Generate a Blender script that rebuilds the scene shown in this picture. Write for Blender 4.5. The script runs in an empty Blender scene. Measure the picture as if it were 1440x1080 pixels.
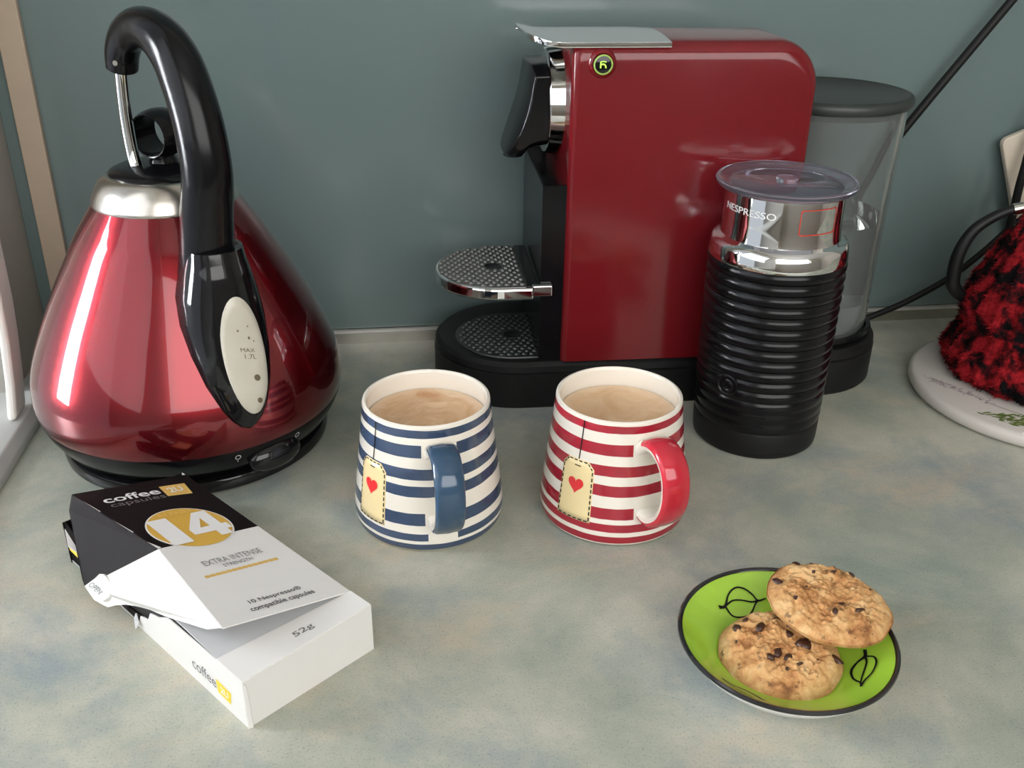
import bpy, bmesh, math, random
from math import sin, cos, pi, radians, sqrt, atan2
from mathutils import Vector, Matrix, noise

random.seed(7)
scene = bpy.context.scene
COL = scene.collection

# ------------------------------------------------------------------ camera
PITCH, YAW, ROLL = radians(26.7), radians(7.8), 0.0126
fw = Vector((sin(YAW) * cos(PITCH), cos(YAW) * cos(PITCH), -sin(PITCH)))
rt = Vector((cos(YAW), -sin(YAW), 0))
up = rt.cross(fw)
rt, up = rt * cos(ROLL) + up * sin(ROLL), up * cos(ROLL) - rt * sin(ROLL)
cam_data = bpy.data.cameras.new('camera')
cam = bpy.data.objects.new('camera', cam_data)
COL.objects.link(cam)
cam_data.sensor_width = 36
cam_data.lens = 35.0
cam_data.clip_start = 0.01
m = Matrix((rt, up, -fw)).transposed().to_4x4()
m.translation = (0, 0, 0.365)
cam.matrix_world = m
scene.camera = cam

# ------------------------------------------------------------------ light and exposure
scene.view_settings.view_transform = 'Standard'
scene.view_settings.look = 'None'
scene.view_settings.gamma = 1
scene.view_settings.use_curve_mapping = False
scene.view_settings.exposure = 0.32
world = bpy.data.worlds.new('overcast_sky')
scene.world = world
world.use_nodes = True
bg = world.node_tree.nodes['Background']
bg.inputs[0].default_value = (0.86, 0.92, 1.0, 1)
bg.inputs[1].default_value = 0.55

def area(name, loc, direction, sx, sy, power, color):
    l = bpy.data.lights.new(name, 'AREA')
    l.shape = 'RECTANGLE'
    l.size, l.size_y = sx, sy
    l.energy = power
    l.color = color
    o = bpy.data.objects.new(name, l)
    COL.objects.link(o)
    o.location = loc
    o.rotation_euler = Vector(direction).to_track_quat('-Z', 'Y').to_euler()
    return o
# daylight in the side window and in the window behind the photographer
area('side_window_daylight', (-0.60, -0.02, 0.62), (1, 0.0, -0.25), 0.95, 0.85, 3.2, (0.93, 0.96, 1.0))
area('side_window_bright_sky', (-1.30, 0.58, 0.36), (1, 0.0, -0.2), 0.26, 0.80, 20, (0.93, 0.96, 1.0))
area('room_window_daylight', (0.15, -1.02, 0.82), (0, 1, -0.2), 2.2, 1.1, 23, (1.0, 0.97, 0.93))

# ------------------------------------------------------------------ material helpers
class NT:
    def __init__(self, mat):
        mat.use_nodes = True
        self.t = mat.node_tree
        self.n = self.t.nodes
        self.bsdf = self.n['Principled BSDF']
    def node(self, kind, **kw):
        nd = self.n.new(kind)
        for k, v in kw.items():
            setattr(nd, k, v)
        return nd
    def link(self, a, b):
        self.t.links.new(a, b)
    def put(self, sock, v):
        if isinstance(v, (int, float)):
            sock.default_value = v
        elif isinstance(v, tuple):
            sock.default_value = v if len(v) == 4 or len(sock.default_value) == 3 else (*v, 1)
        else:
            self.link(v, sock)
    def math(self, op, a, b=None, clamp=False):
        nd = self.node('ShaderNodeMath', operation=op, use_clamp=clamp)
        self.put(nd.inputs[0], a)
        if b is not None:
            self.put(nd.inputs[1], b)
        return nd.outputs[0]
    def coord(self, kind='Object'):
        return self.node('ShaderNodeTexCoord').outputs[kind]
    def noise(self, vec, scale, detail=4, rough=0.55, dist=0.0):
        nd = self.node('ShaderNodeTexNoise')
        self.link(vec, nd.inputs['Vector'])
        nd.inputs['Scale'].default_value = scale
        nd.inputs['Detail'].default_value = detail
        nd.inputs['Roughness'].default_value = rough
        nd.inputs['Distortion'].default_value = dist
        return nd.outputs['Fac']
    def ramp(self, fac, stops, interp='LINEAR'):
        nd = self.node('ShaderNodeValToRGB')
        cr = nd.color_ramp
        cr.interpolation = interp
        while len(cr.elements) < len(stops):
            cr.elements.new(0.5)
        for e, (p, c) in zip(cr.elements, stops):
            e.position = p
            e.color = c if len(c) == 4 else (*c, 1)
        self.link(fac, nd.inputs[0])
        return nd.outputs[0]
    def mix(self, fac, a, b, blend='MIX'):
        nd = self.node('ShaderNodeMix', data_type='RGBA', blend_type=blend)
        self.put(nd.inputs[0], fac)
        self.put(nd.inputs[6], a)
        self.put(nd.inputs[7], b)
        return nd.outputs[2]
    def bump(self, h, strength=0.3, dist=0.001):
        nd = self.node('ShaderNodeBump')
        nd.inputs['Strength'].default_value = strength
        nd.inputs['Distance'].default_value = dist
        self.link(h, nd.inputs['Height'])
        self.link(nd.outputs[0], self.bsdf.inputs['Normal'])

def mat(name, color, rough=0.5, metal=0.0, coat=0.0, trans=0.0, ior=1.5, emit=None, spec=0.5, grain=0.0, coat_rough=0.03):
    mt = bpy.data.materials.new(name)
    k = NT(mt)
    b = k.bsdf.inputs
    b['Base Color'].default_value = (*color, 1)
    b['Roughness'].default_value = rough
    b['Metallic'].default_value = metal
    b['Coat Weight'].default_value = coat
    b['Coat Roughness'].default_value = coat_rough
    b['Transmission Weight'].default_value = trans
    b['IOR'].default_value = ior
    b['Specular IOR Level'].default_value = spec
    if emit:
        b['Emission Color'].default_value = (*emit[0], 1)
        b['Emission Strength'].default_value = emit[1]
    if grain:
        f = k.noise(k.coord(), 60, 3)
        c = k.mix(f, tuple(max(0, x * (1 - grain)) for x in color), tuple(min(1, x * (1 + grain)) for x in color))
        k.link(c, b['Base Color'])
    return mt

M = {}
M['chrome'] = mat('chrome', (0.82, 0.82, 0.82), 0.06, 1.0)
M['steel'] = mat('satin_steel', (0.66, 0.62, 0.56), 0.24, 1.0)
M['dull_metal'] = mat('dull_metal', (0.62, 0.60, 0.55), 0.2, 1.0)
M['trim_lip'] = mat('bright_trim_lip', (0.80, 0.78, 0.74), 0.35, 0.6)
M['grid_metal'] = mat('stamped_steel', (0.30, 0.30, 0.29), 0.42, 1.0)
M['tray_metal'] = mat('dark_stamped_steel', (0.13, 0.14, 0.14), 0.42, 1.0)
M['black_gloss'] = mat('black_gloss_plastic', (0.006, 0.006, 0.007), 0.09, 0, 0.2, spec=0.4)
M['black_satin'] = mat('black_satin_plastic', (0.004, 0.004, 0.005), 0.2, spec=0.3)
M['black_matt'] = mat('black_matt_plastic', (0.007, 0.007, 0.0075), 0.45, grain=0.2, spec=0.3)
M['black_rubber'] = mat('black_cable_rubber', (0.008, 0.008, 0.008), 0.5, spec=0.25)
M['lid_black'] = mat('grey_black_tank_lid', (0.030, 0.036, 0.033), 0.42)
M['kettle_red'] = mat('red_lacquered_metal', (0.185, 0.0045, 0.0100), 0.25, 0.85, 1.0, coat_rough=0.03)
M['machine_red'] = mat('red_gloss_plastic', (0.155, 0.008, 0.0115), 0.13, 0, 0.0, spec=0.5)
M['gauge'] = mat('cloudy_gauge_plastic', (0.60, 0.57, 0.48), 0.25, grain=0.08)
M['print_grey'] = mat('pale_grey_print', (0.45, 0.45, 0.45), 0.5)
M['print_dark'] = mat('dark_print', (0.03, 0.03, 0.03), 0.5)
M['print_brown'] = mat('faint_brown_print', (0.16, 0.13, 0.08), 0.5)
M['print_white'] = mat('white_print', (0.85, 0.85, 0.84), 0.5)
M['print_thin'] = mat('thin_grey_print', (0.20, 0.19, 0.19), 0.5)
M['print_red'] = mat('red_print', (0.60, 0.05, 0.03), 0.4)
M['gold'] = mat('mustard_print', (0.66, 0.40, 0.065), 0.5)
M['gold_pale'] = mat('pale_mustard_print', (0.80, 0.52, 0.13), 0.5)
M['gold_dim'] = mat('dim_mustard_print', (0.72, 0.47, 0.13), 0.5)
M['yellow'] = mat('yellow_print', (0.80, 0.58, 0.04), 0.5)
M['card_white'] = mat('white_card', (0.80, 0.785, 0.76), 0.5, grain=0.02)
M['card_inner'] = mat('grey_inner_card', (0.58, 0.59, 0.60), 0.6, grain=0.03)
M['card_black'] = mat('black_printed_card', (0.010, 0.008, 0.0085), 0.6, spec=0.07)
M['white_glaze'] = mat('cream_white_glaze', (0.84, 0.79, 0.70), 0.10, 0, 0.4)
M['blue_glaze'] = mat('blue_glaze', (0.032, 0.072, 0.130), 0.12, 0, 0.4, grain=0.25)
M['red_glaze'] = mat('red_glaze', (0.50, 0.022, 0.040), 0.12, 0, 0.4, grain=0.12)
M['tag_cream'] = mat('cream_tag_glaze', (0.86, 0.70, 0.38), 0.15, 0, 0.4)
M['heart'] = mat('heart_red_glaze', (0.72, 0.03, 0.035), 0.15, 0, 0.4)
M['ink'] = mat('black_ink_glaze', (0.012, 0.012, 0.014), 0.15, 0, 0.4)
M['leaf_ink'] = mat('black_leaf_ink', (0.010, 0.010, 0.010), 0.6, spec=0.1)
M['green_glaze'] = mat('lime_green_glaze', (0.36, 0.60, 0.055), 0.14, 0, 0.4, grain=0.10)
M['white_china'] = mat('white_china', (0.80, 0.80, 0.79), 0.15, 0, 0.3)
M['trivet_white'] = mat('pale_stone_white', (0.60, 0.56, 0.52), 0.3, grain=0.03)
M['herb'] = mat('herb_green_print', (0.13, 0.19, 0.045), 0.4, grain=0.4)
M['lavender'] = mat('lavender_print', (0.33, 0.27, 0.30), 0.4)
M['cream_plastic'] = mat('cream_plastic', (0.66, 0.58, 0.47), 0.4, grain=0.02)
M['white_paint'] = mat('white_gloss_paint', (0.78, 0.77, 0.72), 0.35)
M['sill_grey'] = mat('grey_window_sill', (0.42, 0.43, 0.41), 0.35, grain=0.04)
M['wall_paint'] = mat('grey_beige_wall_paint', (0.37, 0.355, 0.315), 0.75, grain=0.05)
M['beige_trim'] = mat('beige_wood_trim', (0.46, 0.37, 0.28), 0.5, grain=0.07)
M['room_white'] = mat('warm_white_room_paint', (0.62, 0.58, 0.52), 0.8, grain=0.02)
M['ceiling_white'] = mat('ceiling_white_paint', (0.72, 0.71, 0.68), 0.85, grain=0.02)
M['floor_wood'] = mat('brown_floor', (0.22, 0.14, 0.09), 0.5, grain=0.25)
M['chip'] = mat('dark_chocolate', (0.050, 0.018, 0.009), 0.35, grain=0.4)
M['green_light'] = mat('lit_green_symbol', (0.3, 0.6, 0.05), 0.4, emit=((0.50, 0.95, 0.10), 0.9))
M['green_rim'] = mat('lit_green_rim', (0.25, 0.35, 0.1), 0.3, emit=((0.40, 0.60, 0.08), 0.25))
M['tank_clear'] = mat('clear_tank_plastic', (0.80, 0.83, 0.82), 0.04, trans=0.93, ior=1.25)
M['water'] = mat('water', (0.93, 0.97, 0.97), 0.0, trans=1.0, ior=1.33)
M['frost_cap'] = mat('frosted_tank_valve', (0.50, 0.54, 0.53), 0.4, trans=0.25)
M['lid_clear'] = mat('bluish_clear_plastic', (0.74, 0.76, 0.88), 0.05, trans=0.93, ior=1.45)

def m_counter():
    mt = bpy.data.materials.new('mottled_laminate'); k = NT(mt)
    co = k.coord()
    a = k.noise(co, 8, 8, 0.66, 0.2)
    b = k.noise(co, 8.5, 7, 0.66, 0.2)
    mp = k.node('ShaderNodeMapping'); mp.inputs['Location'].default_value = (3.1, 1.7, 0.4)
    mp.inputs['Scale'].default_value = (1, 1.5, 1)
    k.link(co, mp.inputs[0])
    c = k.noise(mp.outputs[0], 8, 8, 0.68, 0.2)
    fine = k.noise(co, 850, 2, 0.6)
    base = k.ramp(a, [(0.32, (0.27, 0.315, 0.265)), (0.46, (0.385, 0.405, 0.335)), (0.58, (0.49, 0.49, 0.405)), (0.72, (0.60, 0.575, 0.485))])
    bl = k.ramp(b, [(0.50, (0, 0, 0)), (0.66, (1, 1, 1))])
    base = k.mix(k.math('MULTIPLY', bl, 0.75), base, (0.235, 0.290, 0.310, 1))
    be = k.ramp(c, [(0.54, (0, 0, 0)), (0.70, (1, 1, 1))])
    base = k.mix(k.math('MULTIPLY', be, 0.75), base, (0.56, 0.47, 0.35, 1))
    f2 = k.ramp(fine, [(0.30, (0.45, 0.45, 0.45)), (0.42, (0.92, 0.92, 0.92)), (0.6, (1, 1, 1))])
    base = k.mix(0.55, base, f2, 'MULTIPLY')
    k.link(base, k.bsdf.inputs['Base Color'])
    k.bsdf.inputs['Roughness'].default_value = 0.42
    k.bump(fine, 0.05, 0.0005)
    return mt
M['counter'] = m_counter()

def m_glass_wall():
    mt = bpy.data.materials.new('teal_back_painted_glass'); k = NT(mt)
    f = k.noise(k.coord(), 6, 4)
    c = k.mix(f, (0.136, 0.188, 0.184, 1), (0.154, 0.208, 0.204, 1))
    k.link(c, k.bsdf.inputs['Base Color'])
    k.bsdf.inputs['Roughness'].default_value = 0.16
    k.bsdf.inputs['IOR'].default_value = 1.5
    return mt
M['glass_wall'] = m_glass_wall()

def m_stripes(name, bands, gaps, colour):
    """white mug with painted bands: bands = (z0,z1); gaps = {band: half angle about the handle}"""
    mt = bpy.data.materials.new(name); k = NT(mt)
    co = k.coord()
    sp = k.node('ShaderNodeSeparateXYZ'); k.link(co, sp.inputs[0])
    x, y, z = sp.outputs
    wob = k.math('MULTIPLY', k.math('SUBTRACT', k.noise(co, 45, 2), 0.5), 0.0014)
    zz = k.math('ADD', z, wob)
    ang = k.math('ABSOLUTE', k.math('ARCTAN2', y, x))
    tot = None
    for i, (z0, z1) in enumerate(bands):
        mk = k.math('MULTIPLY', k.math('GREATER_THAN', zz, z0), k.math('LESS_THAN', zz, z1))
        if i in gaps:
            mk = k.math('MULTIPLY', mk, k.math('GREATER_THAN', ang, radians(gaps[i])))
        tot = mk if tot is None else k.math('MAXIMUM', tot, mk)
    rr = k.math('SQRT', k.math('ADD', k.math('MULTIPLY', x, x), k.math('MULTIPLY', y, y)))
    lim = k.math('SUBTRACT', 0.0375, k.math('MULTIPLY', k.math('SUBTRACT', z, 0.08), 0.11))
    tot = k.math('MULTIPLY', tot, k.math('GREATER_THAN', rr, lim))
    shade = k.mix(k.noise(co, 120, 3), tuple(c * 0.78 for c in colour), tuple(c * 1.22 for c in colour))
    k.link(k.mix(tot, (0.84, 0.79, 0.70, 1), shade), k.bsdf.inputs['Base Color'])
    k.bsdf.inputs['Roughness'].default_value = 0.12
    k.bsdf.inputs['Coat Weight'].default_value = 0.4
    return mt

def m_coffee(name, seed, dark, light):
    mt = bpy.data.materials.new(name); k = NT(mt)
    mp = k.node('ShaderNodeMapping'); mp.inputs['Location'].default_value = (seed, seed * 0.7, 0)
    k.link(k.coord(), mp.inputs[0])
    a = k.noise(mp.outputs[0], 42, 7, 0.62, 0.9)
    c = k.ramp(a, [(0.32, dark), (0.52, tuple((d + l) / 2 for d, l in zip(dark, light))), (0.68, light)])
    sp = k.node('ShaderNodeSeparateXYZ'); k.link(k.coord(), sp.inputs[0])
    rr = k.math('SQRT', k.math('ADD', k.math('MULTIPLY', sp.outputs[0], sp.outputs[0]), k.math('MULTIPLY', sp.outputs[1], sp.outputs[1])))
    rr = k.math('ADD', rr, k.math('MULTIPLY', k.math('SUBTRACT', a, 0.5), 0.012))
    c = k.mix(k.ramp(k.math('MULTIPLY', rr, 25), [(0.72, (0, 0, 0)), (0.92, (0.9, 0.9, 0.9))]), c, (0.72, 0.55, 0.39, 1))
    k.link(c, k.bsdf.inputs['Base Color'])
    k.bsdf.inputs['Roughness'].default_value = 0.35
    k.bump(k.noise(mp.outputs[0], 400, 2), 0.1, 0.0004)
    return mt

def m_cookie():
    mt = bpy.data.materials.new('baked_cookie'); k = NT(mt)
    co = k.coord()
    a = k.noise(co, 70, 6, 0.65, 0.4)
    c = k.ramp(a, [(0.32, (0.20, 0.075, 0.022)), (0.42, (0.46, 0.21, 0.07)), (0.54, (0.62, 0.35, 0.14)), (0.68, (0.74, 0.50, 0.25))])
    s = k.noise(co, 210, 3, 0.6)
    sp = k.ramp(s, [(0.32, (0.25, 0.25, 0.25)), (0.40, (1, 1, 1))])
    c = k.mix(0.8, c, sp, 'MULTIPLY')
    k.link(c, k.bsdf.inputs['Base Color'])
    k.bsdf.inputs['Roughness'].default_value = 0.75
    k.bump(k.noise(co, 260, 5, 0.7), 0.55, 0.0012)
    return mt
M['cookie'] = m_cookie()

def m_yarn():
    mt = bpy.data.materials.new('red_black_yarn'); k = NT(mt)
    co = k.coord()
    a = k.noise(co, 62, 4, 0.62, 0.3)
    c = k.ramp(a, [(0.43, (0.004, 0.003, 0.004)), (0.49, (0.07, 0.004, 0.006)), (0.55, (0.24, 0.008, 0.012)), (0.72, (0.48, 0.02, 0.03))])
    k.link(c, k.bsdf.inputs['Base Color'])
    k.bsdf.inputs['Roughness'].default_value = 0.9
    k.bsdf.inputs['Specular IOR Level'].default_value = 0.15
    return mt
M['yarn'] = m_yarn()

M['glass_clear'] = mat('window_glass', (1, 1, 1), 0.0, trans=1.0, ior=1.02)

# ------------------------------------------------------------------ object helpers
def obj(name, verts, faces, material, parent=None, smooth=True, bevel=0, solid=0, subsurf=0, kind=None, label=None, midx=None, angle=40, solid_off=-1):
    me = bpy.data.meshes.new(name)
    me.from_pydata([tuple(v) for v in verts], [], faces)
    me.validate()
    bm = bmesh.new(); bm.from_mesh(me)
    if midx is None:
        bmesh.ops.recalc_face_normals(bm, faces=bm.faces)
    bm.to_mesh(me); bm.free()
    mats = material if isinstance(material, (list, tuple)) else [material]
    for x in mats:
        me.materials.append(M[x] if isinstance(x, str) else x)
    if midx:
        for p, i in zip(me.polygons, midx):
            p.material_index = i
    o = bpy.data.objects.new(name, me)
    COL.objects.link(o)
    if parent:
        o.parent = parent
    if smooth:
        for p in me.polygons:
            p.use_smooth = True
        me.set_sharp_from_angle(angle=radians(angle))
    if solid:
        md = o.modifiers.new('thickness', 'SOLIDIFY'); md.thickness = solid; md.offset = solid_off
    if bevel:
        md = o.modifiers.new('bevel', 'BEVEL'); md.width = bevel; md.segments = 3; md.limit_method = 'ANGLE'; md.angle_limit = radians(35)
        md.harden_normals = False
    if subsurf:
        md = o.modifiers.new('subdivision', 'SUBSURF'); md.levels = subsurf; md.render_levels = subsurf
    if kind: o['kind'] = kind
    if label: o['label'] = label
    return o

def thing(name, label, cat, loc=(0, 0, 0), rz=0.0, group=None):
    o = bpy.data.objects.new(name, None)
    o.empty_display_size = 0.02
    COL.objects.link(o)
    o.location = loc
    o.rotation_euler = (0, 0, rz)
    o['label'] = label; o['category'] = cat
    if group: o['group'] = group
    return o

def tag(o, label, cat, group=None):
    o['label'] = label; o['category'] = cat
    if group: o['group'] = group
    return o

def box(x0, x1, y0, y1, z0, z1):
    v = [(x, y, z) for x in (x0, x1) for y in (y0, y1) for z in (z0, z1)]
    f = [(0, 1, 3, 2), (4, 6, 7, 5), (0, 4, 5, 1), (2, 3, 7, 6), (0, 2, 6, 4), (1, 5, 7, 3)]
    return v, f

def join(*parts):
    V, F = [], []
    for v, f in parts:
        o = len(V); V += [tuple(a) for a in v]; F += [tuple(i + o for i in q) for q in f]
    return V, F

def revolve(prof, n=96, c=(0, 0), close=False):
    """prof: list of (r,z), first/last r==0 become poles"""
    V, F, rows = [], [], []
    for r, z in prof:
        if r < 1e-7:
            rows.append([len(V)]); V.append((c[0], c[1], z))
        else:
            rows.append(list(range(len(V), len(V) + n)))
            V += [(c[0] + r * cos(2 * pi * i / n), c[1] + r * sin(2 * pi * i / n), z) for i in range(n)]
    pairs = list(zip(rows, rows[1:]))
    if close: pairs.append((rows[-1], rows[0]))
    for a, b in pairs:
        for i in range(n):
            j = (i + 1) % n
            if len(a) == 1 and len(b) == 1: continue
            if len(a) == 1: F.append((a[0], b[i], b[j]))
            elif len(b) == 1: F.append((a[i], a[j], b[0]))
            else: F.append((a[i], a[j], b[j], b[i]))
    return V, F

def catmull(pts, per=8):
    P = [Vector(p) for p in pts]
    out = []
    for i in range(len(P) - 1):
        p0 = P[i - 1] if i else P[0] * 2 - P[1]
        p1, p2 = P[i], P[i + 1]
        p3 = P[i + 2] if i + 2 < len(P) else P[-1] * 2 - P[-2]
        for k in range(per):
            t = k / per
            out.append(0.5 * ((2 * p1) + (p2 - p0) * t + (2 * p0 - 5 * p1 + 4 * p2 - p3) * t * t + (3 * p1 - p0 - 3 * p2 + p3) * t ** 3))
    out.append(P[-1])
    return out

def interp(x, xs, ys):
    if x <= xs[0]: return ys[0]
    for a, b, c, d in zip(xs, xs[1:], ys, ys[1:]):
        if x <= b:
            return c + (d - c) * (x - a) / (b - a)
    return ys[-1]

def sweep(path, section, up_hint=None, caps=True):
    """path: Vectors; section(i, t) -> list of 2D (side, normal) points"""
    V, F = [], []
    n = len(path)
    nrm = None
    k = None
    for i, p in enumerate(path):
        tg = (path[min(i + 1, n - 1)] - path[max(i - 1, 0)]).normalized()
        if up_hint is not None:
            side = tg.cross(Vector(up_hint)).normalized() if up_hint is not None else None
            nrm = side.cross(tg).normalized()
        else:
            if nrm is None:
                nrm = tg.orthogonal().normalized()
            nrm = (nrm - tg * nrm.dot(tg)).normalized()
            side = tg.cross(nrm)
        sec = section(i, i / (n - 1))
        k = len(sec)
        V += [p + side * a + nrm * b for a, b in sec]
    for i in range(n - 1):
        for j in range(k):
            jj = (j + 1) % k
            F.append((i * k + j, i * k + jj, (i + 1) * k + jj, (i + 1) * k + j))
    if caps:
        F.append(tuple(range(k))[::-1]); F.append(tuple((n - 1) * k + j for j in range(k)))
    return V, F

def tube(pts, r, n=14, per=8, smooth=True):
    path = catmull(pts, per) if smooth else [Vector(p) for p in pts]
    N = len(path)
    def sec(i, t):
        rr = r if isinstance(r, (int, float)) else interp(t, [k / (len(r) - 1) for k in range(len(r))], r)
        return [(rr * cos(2 * pi * j / n), rr * sin(2 * pi * j / n)) for j in range(n)]
    return sweep(path, sec)

def prism(poly, z0, z1, fm=lambda x, y, z: (x, y, z)):
    n = len(poly)
    V = [fm(x, y, z0) for x, y in poly] + [fm(x, y, z1) for x, y in poly]
    F = [tuple(range(n))[::-1], tuple(range(n, 2 * n))]
    F += [(i, (i + 1) % n, n + (i + 1) % n, n + i) for i in range(n)]
    return V, F

def rounded_d(x0, cx, R, x1, cy=0.0, n=32):
    """outline: half circle bulging to -x about (cx,cy), straight sides to x1"""
    pts = [(x1, cy - R), (x1, cy + R)]
    pts += [(cx + R * cos(pi / 2 + pi * i / n), cy + R * sin(pi / 2 + pi * i / n)) for i in range(n + 1)]
    return pts

def ribbon(pts, w, fm, lift=0.0, per=6, widths=None):
    path = catmull([(x, y, 0) for x, y in pts], per) if per else [Vector((x, y, 0)) for x, y in pts]
    V, F = [], []
    n = len(path)
    for i, p in enumerate(path):
        tg = (path[min(i + 1, n - 1)] - path[max(i - 1, 0)]).normalized()
        s = Vector((-tg.y, tg.x, 0))
        ww = w if widths is None else w * interp(i / (n - 1), [k / (len(widths) - 1) for k in range(len(widths))], widths)
        a, b = p + s * ww / 2, p - s * ww / 2
        V += [fm(a.x, a.y), fm(b.x, b.y)]
    F = [(2 * i, 2 * i + 1, 2 * i + 3, 2 * i + 2) for i in range(n - 1)]
    return V, F

def columns(xs, lo, hi, fm, rows=6):
    """filled shape between lo(x) and hi(x), mapped by fm"""
    V = []
    for x in xs:
        for j in range(rows + 1):
            V.append(fm(x, lo(x) + (hi(x) - lo(x)) * j / rows))
    F = []
    r = rows + 1
    for i in range(len(xs) - 1):
        for j in range(rows):
            F.append((i * r + j, (i + 1) * r + j, (i + 1) * r + j + 1, i * r + j + 1))
    return V, F

def text_geo(s, rect, fm, offset=0.0, shear=0.0):
    """lettering fitted into rect (x0,x1,y0,y1), mapped by fm"""
    cu = bpy.data.curves.new('lettering', 'FONT')
    cu.body = s; cu.size = 1; cu.offset = offset; cu.resolution_u = 4; cu.shear = shear
    o = bpy.data.objects.new('lettering', cu)
    COL.objects.link(o)
    bpy.context.view_layer.update()
    me = bpy.data.meshes.new_from_object(o.evaluated_get(bpy.context.evaluated_depsgraph_get()))
    bpy.data.objects.remove(o); bpy.data.curves.remove(cu)
    xs = [v.co.x for v in me.vertices]; ys = [v.co.y for v in me.vertices]
    a, b, c, d = min(xs), max(xs), min(ys), max(ys)
    x0, x1, y0, y1 = rect
    V = [fm(x0 + (v.co.x - a) / (b - a) * (x1 - x0), y0 + (v.co.y - c) / (d - c) * (y1 - y0)) for v in me.vertices]
    F = [tuple(p.vertices) for p in me.polygons]
    bpy.data.meshes.remove(me)
    return V, F

# ================================================================== THE SETTING
XW = -0.285                                   # inner face of the left wall
o = obj('wall_back', *box(XW - 0.12, 2.2, 0.8225, 0.90, -0.9, 1.6), 'room_white', smooth=False); o['kind'] = 'structure'
g = obj('trim_1', *box(XW, 2.2, 0.8145, 0.8222, 0.0135, 0.95), 'glass_wall', smooth=False, bevel=0.0008)
g['kind'] = 'structure'; g['label'] = 'teal glass splashback panel behind the worktop'
# metal channel that carries the glass
o = obj('trim_4', *box(XW, 2.2, 0.8105, 0.8146, 0.0108, 0.0132), 'trim_lip', smooth=False); o['kind'] = 'structure'; o['label'] = 'bright lip of the channel under the glass'
o = obj('trim_2', *box(XW, 2.2, 0.8128, 0.8222, 0.0, 0.0108), 'dull_metal', smooth=False); o['kind'] = 'structure'; o['label'] = 'thin metal channel under the glass splashback'
o = obj('trim_3', *box(-0.2735, -0.2555, 0.8085, 0.8145, 0.0135, 0.95), 'beige_trim', smooth=False, bevel=0.001); o['kind'] = 'structure'
o['label'] = 'beige upright strip on the glass at the left'
# left wall with window opening
YO0, YO1, ZO0, ZO1 = -0.62, 0.722, 0.0, 1.08
o = obj('wall_left', *join(box(XW - 0.10, XW, YO1, 0.90, -0.9, 1.6), box(-1.50, XW, YO0 - 0.1, YO0, -0.9, 1.6), box(-1.60, -1.50, -1.05, YO0, -0.9, 1.6),
        box(XW - 0.10, XW, YO0, YO1, ZO1, 1.6), box(XW - 0.10, XW, YO0, YO1, -0.9, ZO0)), 'wall_paint', smooth=False); o['kind'] = 'structure'
win = bpy.data.objects.new('window_1', None); COL.objects.link(win); win['kind'] = 'structure'; win['label'] = 'white framed side window at the left edge'
# frame: upright with a softly curved foot
fo = [(0.697, 0.013), (0.706, 0.035), (0.7145, 0.065), (0.7190, 0.0900), (0.7205, 0.12), (0.7215, 0.16), (0.722, 0.5), (0.722, 1.07), (0.70, 1.07), (0.698, 0.5), (0.698, 0.16), (0.6955, 0.11), (0.6905, 0.066), (0.683, 0.038), (0.672, 0.013)]
o = obj('window_frame', *prism(fo, XW + 0.0085, XW + 0.0155, lambda y, z, x: (x, y, z)), 'white_paint', win, smooth=False, bevel=0.003)
obj('window_frame', *prism([(YO0, 1.04), (0.71, 1.04), (0.71, 1.075), (YO0, 1.075)], XW + 0.0085, XW + 0.0155, lambda y, z, x: (x, y, z)), 'white_paint', win, smooth=False, bevel=0.003)
obj('window_frame', *prism([(YO0, 0.012), (YO0 + 0.04, 0.012), (YO0 + 0.04, 1.05), (YO0, 1.05)], XW + 0.0085, XW + 0.0155, lambda y, z, x: (x, y, z)), 'white_paint', win, smooth=False, bevel=0.003)
obj('window_pane', *box(XW + 0.0100, XW + 0.0120, YO0 + 0.02, 0.70, 0.0130, 1.06), 'glass_clear', win, smooth=False)
sp_ = [(XW - 0.08, 0.0), (-0.2600, 0.0), (-0.2600, 0.006), (-0.2660, 0.0125), (XW - 0.08, 0.0125)]
o = obj('window_sill', *prism(sp_, YO0, 0.795, lambda x, z, y: (x, y, z)), 'sill_grey', win, smooth=False, bevel=0.0015)
# rest of the room (behind the photographer)
o = obj('floor', *box(-1.6, 2.3, -1.05, 0.9, -0.95, -0.9), 'floor_wood', smooth=False); o['kind'] = 'structure'
o = obj('ceiling', *box(-1.6, 2.3, -1.05, 0.9, 1.6, 1.65), 'ceiling_white', smooth=False); o['kind'] = 'structure'
o = obj('wall_right', *box(2.2, 2.3, -1.05, 0.9, -0.9, 1.6), 'room_white', smooth=False); o['kind'] = 'structure'
o = obj('wall_front', *join(box(-1.6, -0.98, -1.00, -0.90, -0.9, 1.6), box(1.28, 2.3, -1.00, -0.90, -0.9, 1.6),
        box(-0.98, 1.28, -1.00, -0.90, 1.40, 1.6), box(-0.98, 1.28, -1.00, -0.90, -0.9, 0.24)), 'room_white', smooth=False); o['kind'] = 'structure'
# worktop
wt = obj('kitchen_worktop', *box(XW, 2.2, 0.17, 0.8222, -0.04, 0.0), 'counter', smooth=False)
tag(wt, 'mottled green grey laminate kitchen worktop under everything', 'worktop')

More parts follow.
